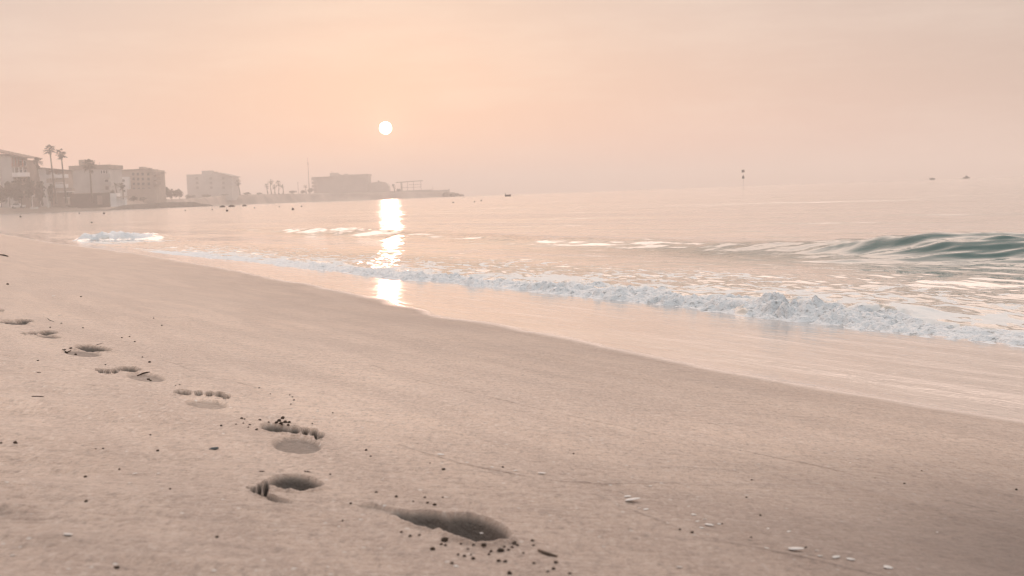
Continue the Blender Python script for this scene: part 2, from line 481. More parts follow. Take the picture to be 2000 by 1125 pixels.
# ------------------------------------------------------------------ polar sheets round the viewer's spot (dense where the picture needs it)
def angles(step, half, pad):
    a = list(np.arange(-half, half + 1e-6, step))
    st_ = step; cur = half
    ext = []
    while cur < pad:
        st_ = min(st_ * 1.35, 6.0); cur += st_
        ext.append(min(cur, pad))
    return np.radians(np.array([-e for e in ext[::-1]] + a + ext))

def radii(*segs):
    r = [segs[0][0]]
    for a, b, k in segs:
        n = max(2, int(math.log(b / a) / math.log(1 + k)))
        r += list(a * (b / a) ** (np.arange(1, n + 1) / n))
    return np.array(r)

def polar(A, Rr):
    a, r = np.meshgrid(A, Rr)
    return r * np.sin(a), r * np.cos(a)

def quads(nr, nc):
    i = np.arange(nr - 1)[:, None] * nc + np.arange(nc - 1)[None, :]
    return np.stack([i, i + 1, i + 1 + nc, i + nc], -1).reshape(-1, 4)[:, ::-1]

mat_sand = sand_material(); mat_water = water_material(); mat_foam = foam_material()

# ---- sand
A = angles(0.062, 25.5, 180)
Rr = radii((.12, .85, .12), (.85, 1.12, .0022), (1.12, 1.5, .0012), (1.5, 2.2, .0015), (2.2, 4.2, .0021), (4.2, 20, .007), (20, 60, .025), (60, 420, .08))
x, y = polar(A, Rr)
shp = x.shape
x = x.ravel(); y = y.ravel()
z, s_, t_, sw_, deps, mark = sand_z(x, y)
wet = sstep(-0.03, 0.07, s_ - sw_ + 0.030 * fbm(t_ / .35, s_ * 2, 90, 4))
moist_shade = sstep(-1.2, -0.02, s_ - sw_) * 0.42 * sstep(14, 4, t_)
uu_, vv_ = project(x, y, base_z(s_))
trough_shade = np.exp(-(((vv_ - 1002 - .02 * uu_) / 15) ** 2)) * sstep(520, 60, uu_) * .55 + np.exp(-(((vv_ - 911 - .03 * uu_) / 6) ** 2)) * sstep(330, 80, uu_) * .40 + np.exp(-(((vv_ - 806) / 7) ** 2)) * sstep(150, 20, uu_) * .3  # shallow ripple dips at lower left; their shading is also painted into the colour
trough_shade = trough_shade * np.clip(.75 + .8 * fbm(x * 9, y * 26, 97, 3), 0, 1.4)
z = z - .012 * trough_shade
rr0 = np.hypot(x, y) + .12 * fbm(x * 1.6, y * 1.6, 95, 3)
moist_shade = np.maximum(moist_shade, np.clip(.58 * sstep(2.3, .95, rr0) + .75 * sstep(2.1, .5, t_ + .15 * perlin(x * 2, y * 2, 96)) * sstep(.45, 1.3, s_), 0, 1))  # lens vignette of the lower corners, put into the sand colour
dstack = np.stack(deps)
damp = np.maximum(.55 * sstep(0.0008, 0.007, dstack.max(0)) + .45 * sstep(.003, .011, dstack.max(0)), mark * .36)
moist_shade = np.clip(np.maximum(moist_shade, trough_shade), 0, 1)
V = np.stack([x, y, z], 1)
Q = quads(*shp)
at_s = {'wet': wet, 'damp': damp, 'moist_shade': moist_shade}
qs = s_[Q].max(1)
own = np.zeros(len(Q), np.int32)
for i, d in enumerate(deps):
    own[(d[Q].max(1) > 0.0006)] = i + 1
keep = qs < 7.0
iswet = wet[Q].mean(1) > 0.5
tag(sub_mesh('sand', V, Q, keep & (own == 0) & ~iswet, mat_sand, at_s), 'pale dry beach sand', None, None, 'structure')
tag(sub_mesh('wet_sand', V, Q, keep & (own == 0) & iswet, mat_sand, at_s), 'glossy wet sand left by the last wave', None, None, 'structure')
FP_LAB = ['long smeared footprint with a deep heel, nearest of the whole trail',
          'bare footprint just above the smeared one, with a crumbled sand heap on its rim',
          'bare footprint with a row of toe dents, third from the bottom of the trail',
          'bare footprint with a dark twig lying across its heel, fourth from the bottom',
          'bare footprint with brown crumbs at its left end, fifth from the bottom',
          'small dark footprint second inward from the left edge, sixth from the bottom of the trail',
          'distant footprint with crumbs at its left edge, next to the left border',
          'farthest footprint of the trail, a thin dark slit cut by the left border']
for i, lab in enumerate(FP_LAB):
    k = keep & (own == i + 1)
    if k.sum():
        tag(sub_mesh('footprint', V, Q, k, mat_sand, at_s), lab, 'footprint', 'trail of footprints in the sand')

# ---- sea
BREAK_C = ground(228, 472, 0.0)
A = angles(0.066, 25.5, 150)
Rr = radii((1.6, 3.2, .03), (3.2, 8.5, .0024), (8.5, 26, .0055), (26, 60, .012), (60, 2300, .05))
x, y = polar(A, Rr); shp = x.shape
x = x.ravel(); y = y.ravel()
zz, u_, foam, solid, fml, slick = sea_z(x, y)
r_ = np.hypot(x, y)
V = np.stack([x, y, zz], 1); Q = quads(*shp)
near = np.clip(9.5 / r_, 0, 1) ** 1.4
shallow = sstep(3.2, .2, u_) * .85
at_w = {'foam': foam, 'near': near, 'shallow': shallow, 'slick': slick}
ku = u_[Q].max(1) > -0.25
f1 = solid[Q].mean(1) > 0.45
f2 = (fml[Q].mean(1) > 0.5) & ~f1
tag(sub_mesh('sea', V, Q, ku & ~f1 & ~f2, mat_water, at_w), 'calm pale sea with low swell', None, None, 'structure')
tag(sub_mesh('foam', V, Q, ku & f1, mat_foam, at_w), 'lumpy white foam at the front of the spent wave', 'foam', None, 'stuff')
tag(sub_mesh('breaking_wave', V, Q, ku & f2, mat_foam, at_w), 'small white breaking wave near the left shore', 'wave')

# ------------------------------------------------------------------ sky, sun, air
w = NT('World', world=True)
scene.world = w.m
geo = w.n('ShaderNodeTexCoord').outputs['Generated']
nrm = w.n('ShaderNodeVectorMath', {0: geo}, operation='NORMALIZE').outputs[0]
sep = w.n('ShaderNodeSeparateXYZ', {0: nrm}).outputs
el = w.math('MULTIPLY', w.math('ARCSINE', sep[2]), 180 / math.pi)
sd = w.n('ShaderNodeVectorMath', {0: nrm, 1: tuple(SUN_D)}, operation='DOT_PRODUCT').outputs['Value']
gam = w.math('MULTIPLY', w.math('ARCCOSINE', w.math('MINIMUM', sd, 1.0)), 180 / math.pi)
def ramp(nt, fac, stops):
    nd = nt.n('ShaderNodeValToRGB', {'Fac': fac})
    e = nd.color_ramp.elements
    while len(e) < len(stops): e.new(0.5)
    for i, (p, c) in enumerate(stops):
        e[i].position = p; e[i].color = (*c, 1)
    return nd.outputs[0]
elf = w.math('DIVIDE', w.math('MAXIMUM', el, 0.0), 90.0)
front = ramp(w, elf, [(0.0, (.85, .520, .425)), (.05, (.70, .495, .415)), (.11, (.625, .525, .475)), (.155, (2.45, 1.83, 1.56)), (.24, (2.50, 1.96, 1.71)), (.40, (1.95, 1.63, 1.49)), (.65, (1.40, 1.35, 1.32)), (1.0, (1.36, 1.38, 1.40))])  # unseen sky above the frame is set brighter to light water and sand
assert w.t.nodes['Color Ramp'].color_ramp.elements[4].color[0] > 2
back = ramp(w, elf, [(0.0, (.40, .40, .42)), (.15, (.50, .53, .57)), (.5, (1.02, 1.10, 1.16)), (1.0, (1.36, 1.38, 1.40))])
sdh = w.n('ShaderNodeVectorMath', {0: nrm, 1: (math.sin(SUN_AZ), math.cos(SUN_AZ), 0)}, operation='DOT_PRODUCT').outputs['Value']
col = w.mix(w.rng(sdh, -.55, .80), back, front)
# sideways from the sun the low sky greys
side = w.rng(gam, 12.0, 34.0)
low = w.rng(el, 24.0, 0.0)
col = w.mix(w.math('MULTIPLY', w.math('MULTIPLY', side, low), .72), col, (.48, .385, .335))
# aureole
g1 = w.math('POWER', 2.718, w.math('MULTIPLY', gam, -1 / 6.0))
col = w.mix(w.math('MULTIPLY', g1, .50), col, (.90, .585, .465))
g2 = w.math('POWER', 2.718, w.math('MULTIPLY', gam, -1 / 0.75))
col = w.mix(w.math('MULTIPLY', g2, .55), col, (1.0, .80, .61))
# thin uneven high haze
mp = w.n('ShaderNodeMapping', {'Vector': nrm, 'Scale': (3.0, 3.0, 16.0)}).outputs[0]
cl = w.noise(mp, 2.2, 5, .6)
col = w.mix(w.math('MULTIPLY', w.rng(cl, .40, .75), .22), col, (.88, .77, .67))
sky = w.n('ShaderNodeTexSky', sky_type='NISHITA', sun_disc=False, sun_elevation=SUN_EL, sun_rotation=SUN_AZ, dust_density=3.0, air_density=1.0)
bg1 = w.n('ShaderNodeBackground', {'Color': col, 'Strength': 1.0})
bg2 = w.n('ShaderNodeBackground', {'Color': sky.outputs[0], 'Strength': 0.008})
ad = w.n('ShaderNodeAddShader', {0: bg1.outputs[0], 1: bg2.outputs[0]})
wo = w.t.nodes.new('ShaderNodeOutputWorld')
w.t.links.new(ad.outputs[0], wo.inputs['Surface'])

lamp = bpy.data.lights.new('sunlight', 'SUN')
lamp.energy = 0.035; lamp.angle = R(0.55); lamp.color = (1.0, .54, .40)
lo = bpy.data.objects.new('sunlight', lamp); C.objects.link(lo)
lo.rotation_euler = Vector(-SUN_D).to_track_quat('-Z', 'Y').to_euler()

t = NT('sun_glow')   # glowing gas: gives off light and lets the light behind it through
em = t.n('ShaderNodeEmission', {'Color': (1.0, .80, .56, 1), 'Strength': 4.5})
tr = t.n('ShaderNodeBsdfTransparent')
ms = t.out(t.n('ShaderNodeAddShader', {0: em.outputs[0], 1: tr.outputs[0]}).outputs[0])
ms.cycles.emission_sampling = 'NONE'
bm = bmesh.new(); bmesh.ops.create_icosphere(bm, subdivisions=4, radius=12.2 / F0 * 6000 / 2)
me = bpy.data.meshes.new('sun'); bm.to_mesh(me); bm.free(); me.materials.append(ms)
so = bpy.data.objects.new('sun', me); C.objects.link(so)
so.location = Vector(SUN_D * 6000) + Vector((0, 0, CAMZ)); so.scale = (2, 2, 2)
tag(so, 'round white sun low in the peach sky', 'sun')

HAZE_D = 0.0015
t = NT('haze_air')
vol = t.n('ShaderNodeVolumePrincipled', {'Color': (1.0, .89, .83, 1), 'Density': HAZE_D, 'Anisotropy': .5})
mh = t.out(None, vol.outputs[0])
bm = bmesh.new(); bmesh.ops.create_cube(bm, size=1)
me = bpy.data.meshes.new('haze'); bm.to_mesh(me); bm.free(); me.materials.append(mh)
ho = bpy.data.objects.new('haze', me); C.objects.link(ho)
ho.scale = (5200, 5200, 34.2); ho.location = (0, 0, 34.2 / 2 - 2.2)
tag(ho, 'pale warm morning haze over the sea', 'haze', None, 'stuff')

# ------------------------------------------------------------------ shape collectors
class MB:
    def __init__(s): s.bm = bmesh.new()
    def box(s, x0, x1, y0, y1, z0, z1, M=None):
        vs = [s.bm.verts.new((a, b, c)) for c in (z0, z1) for b in (y0, y1) for a in (x0, x1)]
        for f in ((0, 2, 3, 1), (4, 5, 7, 6), (0, 1, 5, 4), (1, 3, 7, 5), (3, 2, 6, 7), (2, 0, 4, 6)):
            s.bm.faces.new([vs[i] for i in f])
        if M is not None:
            bmesh.ops.transform(s.bm, matrix=M, verts=vs)
        return s
    def prism(s, poly, y0, y1):
        """outline in x,z pushed from y0 to y1"""
        a = [s.bm.verts.new((p[0], y0, p[1])) for p in poly]
        b = [s.bm.verts.new((p[0], y1, p[1])) for p in poly]
        n = len(poly)
        s.bm.faces.new(a); s.bm.faces.new(b[::-1])
        for i in range(n):
            s.bm.faces.new([a[i], b[i], b[(i + 1) % n], a[(i + 1) % n]])
        bmesh.ops.recalc_face_normals(s.bm, faces=s.bm.faces)
        return s
    def tube(s, pts, rad, n=7):
        pts = [Vector(p) for p in pts]; rings = []
        for i, p in enumerate(pts):
            d = (pts[min(i + 1, len(pts) - 1)] - pts[max(i - 1, 0)]).normalized()
            q = d.to_track_quat('Z', 'Y')
            rr = rad[i] if isinstance(rad, (list, tuple)) else rad
            rings.append([s.bm.verts.new(p + q @ Vector((rr * math.cos(2 * math.pi * k / n), rr * math.sin(2 * math.pi * k / n), 0))) for k in range(n)])
        for a, b in zip(rings[:-1], rings[1:]):
            for k in range(n):
                s.bm.faces.new([a[k], a[(k + 1) % n], b[(k + 1) % n], b[k]])
        s.bm.faces.new(rings[0][::-1]); s.bm.faces.new(rings[-1])
        return s
    def ball(s, c, r, sub=2, amp=0.0, fr=3.0, seed=0):
        g = bmesh.ops.create_icosphere(s.bm, subdivisions=sub, radius=1.0)
        rx, ry, rz = r if isinstance(r, (tuple, list)) else (r, r, r)
        off = Vector((seed * 1.7, seed * 2.3, seed * .9))
        from mathutils import noise
        for v in g['verts']:
            k = 1 + amp * noise.noise(v.co * fr + off) + amp * .5 * noise.noise(v.co * fr * 2.3 + off)
            v.co = Vector((c[0] + v.co.x * rx * k, c[1] + v.co.y * ry * k, c[2] + v.co.z * rz * k))
        return s
    def quad(s, pts):
        s.bm.faces.new([s.bm.verts.new(p) for p in pts]); return s
    def build(s, name, mat, parent=None, smooth=False, loc=None):
        me = bpy.data.meshes.new(name)
        if smooth:
            for f in s.bm.faces: f.smooth = True
        s.bm.to_mesh(me); s.bm.free(); me.materials.append(mat)
        o = bpy.data.objects.new(name, me); C.objects.link(o)
        if parent is not None: o.parent = parent
        if loc is not None: o.location = loc
        return o

def empty(name, loc, label, cat, group=None, rz=0.0):
    o = bpy.data.objects.new(name, None); C.objects.link(o)
    o.empty_display_size = .1
    o.location = loc; o.rotation_euler = (0, 0, rz)
    return tag(o, label, cat, group)

def copy_tree(o, parent=None):
    c = o.copy(); C.objects.link(c)
    if parent is not None: c.parent = parent
    for ch in [q for q in bpy.data.objects if q.parent == o]:
        copy_tree(ch, c)
    return c

def hz(px): return 414.5 - 0.0365 * px

# ------------------------------------------------------------------ far shore: beach, promenade ground and headland
m_land = plain('far_ground', (.34, .27, .225), .95, .35, .12, .1)
m_rock = plain('dark_rock', (.105, .082, .066), .9, .4, .6, .2, .15, 2)
m_fbeach = plain('far_sand', (.33, .26, .21), .95, .2, .08, .1)
SHORE = [  # px, distance, crest height, run to crest, flat behind
 (-900, 215, 2.4, 34, 200), (-620, 262, 2.4, 34, 200), (-300, 310, 2.4, 34, 200), (0, 348, 2.5, 34, 200), (120, 370, 2.6, 34, 180), (200, 384, 2.7, 32, 180), (260, 400, 2.8, 28, 180),
 (320, 440, 3.0, 22, 160), (390, 505, 3.4, 16, 140), (440, 560, 4.6, 9, 130), (520, 600, 4.7, 9, 120), (600, 640, 4.5, 9, 110),
 (680, 660, 4.1, 9, 90), (740, 668, 3.7, 9, 70), (790, 672, 3.6, 8, 45), (840, 675, 3.5, 8, 24), (868, 675, 3.2, 6, 14), (884, 674, 2.2, 5, 9), (897, 673, 1.3, 3, 6), (907, 672, .25, 2, 3)]
NP = 260
pxs = np.array([q[0] for q in SHORE], float)
pp = np.concatenate([np.linspace(-900, 0, 60), np.linspace(3, 907, NP - 60)])
Dd, Hh, Rn, Fl = [np.interp(pp, pxs, [q[i] for q in SHORE]) for i in (1, 2, 3, 4)]
Dd = Dd + 1.5 * perlin(pp / 22, pp * 0, 101) + 0.8 * perlin(pp / 5, pp * 0, 102)
offs = np.array([-6, -2, 0, .08, .16, .25, .35, .45, .55, .65, .75, .85, .93, 1.0])
rows = []
for k, o in enumerate(offs):
    if o <= 0:
        d = Dd + o; zz_ = np.full(NP, 0.0 + o * .22)
    else:
        d = Dd + o * Rn
        zz_ = Hh * sstep(0, 1.0, np.full(NP, o)) ** .8
        zz_ = zz_ + (.22 * perlin(pp / 6, np.full(NP, o * 9.), 103) + .12 * perlin(pp / 2.1, np.full(NP, o * 17.), 104)) * np.minimum(1, Hh / 2)
    rows.append((d, zz_))
for o in (.1, .3, .6, 1.0):
    rows.append((Dd + Rn + Fl * o, Hh + .35 * perlin(pp / 7, np.full(NP, o * 5 + 3), 105) * np.minimum(1, Hh / 3) - (3.0 * (o == 1.0))))
V = []
for d, zz_ in rows:
    X = (pp - 1000) / F0 * d * (1 / math.cos(PITCH)) ; V.append(np.stack([X, d, zz_], 1))
# the ray of pixel column pp crosses the horizon at x = k*d
kx = np.array([ray(p, hz(p))[0] / ray(p, hz(p))[1] for p in pp])
for q in V: q[:, 0] = kx * q[:, 1]
V = np.concatenate(V); Q = quads(len(rows), NP)[:, ::-1]
cut = (pp[Q % NP].max(1) < 330)
tag(sub_mesh('far_beach', V, Q, cut, m_fbeach, {}), 'far sandy beach under the buildings', None, None, 'structure')
tag(sub_mesh('headland', V, Q, ~cut, m_land, {}), 'low headland fading into haze', None, None, 'structure')
def crest(px, extra=0.0):
    """ground height and distance of the shore crest at a pixel column"""
    return float(np.interp(px, pxs, [q[2] for q in SHORE])), float(np.interp(px, pxs, [q[1] + q[3] for q in SHORE]))

# rock spit in front of the left buildings
gx = np.linspace(205, 424, 130); gy = np.linspace(-9, 9, 30)
P, Y = np.meshgrid(gx, gy)
top = np.interp(P, [205, 222, 240, 262, 300, 315, 340, 360, 381, 388, 400, 412, 424], [.15, .6, 1.15, 1.3, 1.45, 1.60, 1.55, 1.45, 1.35, .95, .75, .50, -.2])
zz_ = top * (1 - np.abs(Y / 9) ** 2.5) + (.30 * billow(P / 9, Y / 2.6, 111, 3) + .1 * perlin(P / 2, Y, 112)) * np.minimum(1, top) - .25
dd_ = 366 + (P - 205) * .11 + Y
kx2 = np.array([ray(p, hz(p))[0] / ray(p, hz(p))[1] for p in gx])[None, :] * dd_
tag(mesh_np('rocky_spit', np.stack([kx2.ravel(), dd_.ravel(), zz_.ravel()], 1), quads(30, 130)[:, ::-1], m_rock), 'dark low spit of rocks', None, None, 'structure')

# ------------------------------------------------------------------ buildings
m_white = plain('white_plaster', (.70, .67, .65), .9, .10, .3, .15)
m_grey = plain('grey_plaster', (.40, .38, .36), .9, .12, .25, .15)
m_tan = plain('tan_plaster', (.36, .29, .24), .9, .14, .3, .15)
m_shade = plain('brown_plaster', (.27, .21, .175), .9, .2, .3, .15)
m_terra = plain('terracotta', (.33, .14, .09), .85, .2, 1, .15)
m_roof = plain('roof_tiles', (.17, .115, .09), .9, .25, 1.5, .15)
m_glass = plain('dark_window_glass', (.06, .06, .065), .15, .2, .5, .5)
m_shut = plain('closed_shutter', (.27, .24, .215), .8, .1, 2, .2)
m_wood = plain('weathered_timber', (.13, .10, .08), .85, .25, 3, .2)
m_wall = plain('dark_garden_wall', (.115, .09, .075), .9, .25, .6, .1)

class Bld:
    """a building set by the columns and rows it covers in the photo at a given distance; local x right, y away, z up, in metres"""
    def __init__(s, name, px0, px1, D, label, group=None, cat='building'):
        s.D = D; s.px0 = px0; s.k = D / F0
        c, _ = crest((px0 + px1) / 2)
        pm = (px0 + px1) / 2
        p = at(pm, hz(pm), D)
        s.cx = pm; s.c = c
        s.root = empty(name, (p[0], D, c - .3), label, cat, group)
        s.z0 = c - .3
    def X(s, px): return (px - s.cx) * s.k
    def Z(s, px, py): return (hz(px) - py) * s.k + CAMZ - s.z0
    def part(s, name, mat, mb, label=None):
        o = mb.build(name, mat, s.root)
        if label: o['label'] = label
        return o
    def block(s, name, mat, px0, px1, ytop, y0=0.0, y1=9.0, ybot=None, label=None):
        pm = (px0 + px1) / 2
        zb = -1.5 if ybot is None else s.Z(pm, ybot)
        return s.part(name, mat, MB().box(s.X(px0), s.X(px1), y0, y1, zb, s.Z(pm, ytop)), label)
    def window(s, px0, px1, ya, yb, y=-0.03, frame=m_white, pane=None):
        pm = (px0 + px1) / 2
        x0, x1, z1, z0 = s.X(px0), s.X(px1), s.Z(pm, ya), s.Z(pm, yb)
        m = MB(); e = min(.10, (x1 - x0) * .15)
        m.box(x0, x1, y - .06, y + .1, z0 - e, z0); m.box(x0, x1, y - .06, y + .1, z1, z1 + e)
        m.box(x0 - e, x0, y - .06, y + .1, z0 - e, z1 + e); m.box(x1, x1 + e, y - .06, y + .1, z0 - e, z1 + e)
        f = m.build('window', frame, s.root)
        MB().box(x0, x1, y + .012, y + .06, z0, z1).build('pane', pane or m_glass, f)
    def balcony(s, px0, px1, yfloor, rail=1.0, y0=-1.4, y1=0.0, mat=m_white, rmat=None, solid=True):
        pm = (px0 + px1) / 2
        x0, x1, z = s.X(px0), s.X(px1), s.Z(pm, yfloor)
        f = MB().box(x0, x1, y0, y1 - .004, z - .22, z).build('balcony', mat, s.root)
        m = MB()
        if solid:
            m.box(x0, x1, y0, y0 + .12, z + .003, z + rail); m.box(x0, x0 + .12, y0 + .123, y1 - .006, z + .003, z + rail); m.box(x1 - .12, x1, y0 + .123, y1 - .006, z + .003, z + rail)
        else:
            m.box(x0, x1, y0, y0 + .07, z + rail - .08, z + rail)
            n = max(3, int((x1 - x0) / .45))
            for i in range(n + 1):
                xx = x0 + (x1 - x0 - .06) * i / n
                m.box(xx, xx + .06, y0 + .004, y0 + .064, z + .003, z + rail - .083)
        m.build('railing', rmat or mat, f)

BG = 'apartment buildings along the far beach'
# 1: leftmost, cut by the frame, sloping roof and reddish upper balcony
b = Bld('apartment_building', -60, 56, 372, 'leftmost grey house with a sloping brown roof and red columned upper balcony', BG)
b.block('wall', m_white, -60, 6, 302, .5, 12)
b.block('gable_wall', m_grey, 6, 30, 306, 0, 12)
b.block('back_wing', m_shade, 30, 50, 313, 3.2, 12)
k = b.k
rf = MB()
x0, x1 = b.X(-60), b.X(58)
za, zb_ = b.Z(-60, 284), b.Z(58, 309.5)
rf.prism([(x0, za), (x1, zb_), (x1, zb_ + .28), (x0, za + .28)], -1.2, 13)
ro = b.part('roof', m_roof, rf)
b2 = MB().box(b.X(17.5), b.X(20), 3, 3.6, b.Z(19, 303), b.Z(19, 296.5)); b2.build('chimney', m_tan, ro)
b.balcony(29.5, 53, 326, 1.0, -.4, 3.19, m_tan, m_terra, False)
b.balcony(29.5, 55, 344, 1.0, -.4, 3.19, m_white)
for pxc in (31, 37, 43.5, 50.5):
    b.part('column', m_terra, MB().box(b.X(pxc - .55), b.X(pxc + .55), -.30, -.12, b.Z(pxc, 325.9), b.Z(pxc, 309 + (pxc - 30) * .1)))
for pxc in (34, 43, 50):
    b.part('column', m_white, MB().box(b.X(pxc - .8), b.X(pxc + .8), -.30, -.05, b.Z(pxc, 343.9), b.Z(pxc, 327.2)))
for yy in (308, 327, 345):
    b.window(-3, 3.5, yy + 3, yy + 13, .47)
    b.balcony(-14, 5.5, yy + 15.5, 1.0, -1.2, .49, m_white)
for yy in (316, 334):
    b.window(33, 41, yy - 2, yy + 8, 3.15); b.window(44.5, 49, yy - 2, yy + 8, 3.15)

# 2: white house with stepped curved balconies
b = Bld('apartment_building', 62, 133, 384, 'white house behind tall palms with stepped balconies on its right side', BG)
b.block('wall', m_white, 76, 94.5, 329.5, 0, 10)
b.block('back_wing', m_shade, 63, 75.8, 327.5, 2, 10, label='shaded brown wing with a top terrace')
b.block('side_wing', m_tan, 94.7, 124, 333, 2.4, 10)
rf = MB(); x0, x1 = b.X(62.5), b.X(129)
rf.prism([(x0, b.Z(62, 328)), (x1, b.Z(129, 334.0)), (x1, b.Z(129, 334.0) + .3), (x0, b.Z(62, 328) + .3)], -.6, 10.6)
b.part('roof', m_roof, rf)
for i, (xa, xb, yy) in enumerate(((95, 132.5, 347), (95, 126, 357), (95, 131, 366), (95, 143, 374.5))):
    b.balcony(xa, xb, yy, .95, -.2, 2.39, m_white, m_tan if i % 2 else m_white)
for xa, yy in ((100, 339), (112, 339), (100, 350), (112, 350), (101, 360), (113, 360)):
    b.window(xa, xa + 6, yy, yy + 5.5, 2.35)
# sloping stair parapet
st_ = MB(); st_.prism([(b.X(106), b.Z(106, 336)), (b.X(120), b.Z(120, 346.5)), (b.X(120), b.Z(120, 349)), (b.X(104), b.Z(104, 341))], -.45, -.22)
b.part('stair_parapet', m_white, st_)
b.part('column', m_tan, MB().box(b.X(126.6), b.X(127.6), -.1, .2, b.Z(127, 346.9), b.Z(127, 334.3)))
b.balcony(63.5, 75.5, 339, .9, .6, 1.99, m_tan, m_tan)
b.window(66, 72, 331, 336, 1.95)

# 3: big plain gable wall
b = Bld('apartment_building', 140, 219, 404, 'big plain grey building with a blank side wall and flat parapet', BG)
b.block('wall', m_grey, 143, 216, 331, 0, 14)
b.block('parapet', m_shade, 140.5, 218.3, 323.5, -.5, 14.4, 330.9)
b.block('roof_hut', m_tan, 153.5, 163, 312.5, 3, 7, 323.3)
b.block('roof_ledge', m_tan, 163.2, 169, 316.5, 3, 7, 323.3)
for xa in (201, 206, 211):
    b.window(xa, xa + 3.4, 333.5, 339)
b.balcony(139, 145, 353, .9, -.9, -.02, m_tan)
b.balcony(206, 221, 346, .9, -1.2, -.02, m_grey); b.balcony(206, 222, 361, .9, -1.2, -.02, m_grey)
b.window(208, 215, 351, 357); b.window(208, 215, 364, 371)
b.part('aerial', m_wood, MB().tube([(b.X(190), 5, b.Z(190, 323.3)), (b.X(190), 5, b.Z(190, 317))], .05, 5))
b.part('aerial', m_wood, MB().tube([(b.X(210), 5, b.Z(210, 323.3)), (b.X(210), 5, b.Z(210, 320))], .05, 5))

# 4: stepped tan block
b = Bld('apartment_building', 218, 312, 436, 'tan stepped apartment block with a stair tower and bracketed balconies', BG)
b.block('wall', m_tan, 224, 304, 333.5, 0, 14)
b.block('lower_wing', m_white, 236, 258, 346, -2.4, -.01)
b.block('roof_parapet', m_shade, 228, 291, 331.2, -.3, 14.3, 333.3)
b.block('stair_tower', m_tan, 272.5, 281, 326, 2, 6, 331.1)
b.block('roof_hut', m_tan, 281.2, 291, 331.3 - 3.2, 2, 7, 331.0)
b.block('roof_slab', m_shade, 290, 310, 336.5, -.4, 12, 338.2)
for yy in (341.5, 351, 360):
    b.balcony(302, 310.5, yy, 1.0, -1.4, 4, m_shade)
for yy in (349, 358, 368, 378):
    b.balcony(226, 240, yy, 1.0, -3.8, -2.5 if yy > 350 else -.02, m_tan)
for r_, yy in enumerate((338, 347.5, 357, 367)):
    for xa in (262, 271, 280, 291):
        b.window(xa, xa + 4.6, yy, yy + 5, frame=m_tan)
for yy in (351, 361, 371):
    b.window(243, 251, yy, yy + 4.5, -2.43)
b.block('lower_annex', m_tan, 256, 312, 369, -3.4, -.012)

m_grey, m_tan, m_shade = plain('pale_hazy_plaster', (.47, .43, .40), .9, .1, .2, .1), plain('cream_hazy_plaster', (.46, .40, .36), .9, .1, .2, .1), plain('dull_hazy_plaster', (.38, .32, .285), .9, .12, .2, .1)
# 5: lone block with hipped right side
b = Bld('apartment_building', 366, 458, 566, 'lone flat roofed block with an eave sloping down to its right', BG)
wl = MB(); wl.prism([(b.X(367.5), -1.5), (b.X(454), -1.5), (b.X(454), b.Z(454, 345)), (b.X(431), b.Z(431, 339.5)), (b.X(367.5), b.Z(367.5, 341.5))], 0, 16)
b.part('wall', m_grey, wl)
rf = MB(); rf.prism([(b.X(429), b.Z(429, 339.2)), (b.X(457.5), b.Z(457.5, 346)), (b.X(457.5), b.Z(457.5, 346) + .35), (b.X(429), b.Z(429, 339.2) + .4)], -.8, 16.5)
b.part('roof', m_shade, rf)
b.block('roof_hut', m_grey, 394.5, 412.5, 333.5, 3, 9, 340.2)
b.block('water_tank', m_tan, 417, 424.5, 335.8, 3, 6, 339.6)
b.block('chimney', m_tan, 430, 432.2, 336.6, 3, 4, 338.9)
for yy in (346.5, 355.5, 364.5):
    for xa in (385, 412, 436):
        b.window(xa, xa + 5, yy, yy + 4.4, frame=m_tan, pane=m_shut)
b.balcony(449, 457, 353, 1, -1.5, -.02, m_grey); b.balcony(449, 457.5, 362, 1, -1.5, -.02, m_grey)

# 6: long block on the headland
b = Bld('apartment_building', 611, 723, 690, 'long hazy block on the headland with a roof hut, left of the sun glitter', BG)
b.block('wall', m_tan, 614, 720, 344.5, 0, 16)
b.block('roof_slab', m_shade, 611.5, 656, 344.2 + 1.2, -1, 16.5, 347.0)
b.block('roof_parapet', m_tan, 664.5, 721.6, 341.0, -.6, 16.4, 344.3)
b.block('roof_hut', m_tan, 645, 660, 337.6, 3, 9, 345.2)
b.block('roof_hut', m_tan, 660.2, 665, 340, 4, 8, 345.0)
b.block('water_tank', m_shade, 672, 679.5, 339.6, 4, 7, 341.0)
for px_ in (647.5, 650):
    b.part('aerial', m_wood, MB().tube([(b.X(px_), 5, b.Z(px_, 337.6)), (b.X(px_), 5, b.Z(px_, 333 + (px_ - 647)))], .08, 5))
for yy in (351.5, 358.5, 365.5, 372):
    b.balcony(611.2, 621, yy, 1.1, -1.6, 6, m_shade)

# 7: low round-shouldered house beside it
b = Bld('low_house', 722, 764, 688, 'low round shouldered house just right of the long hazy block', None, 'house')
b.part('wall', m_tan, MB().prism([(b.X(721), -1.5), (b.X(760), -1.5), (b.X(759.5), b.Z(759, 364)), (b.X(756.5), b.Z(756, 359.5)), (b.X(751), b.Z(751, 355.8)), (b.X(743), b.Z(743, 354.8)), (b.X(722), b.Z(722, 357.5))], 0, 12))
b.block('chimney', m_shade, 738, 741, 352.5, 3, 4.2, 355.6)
b.block('side_wing', m_tan, 760.2, 775, 373, 1, 10)

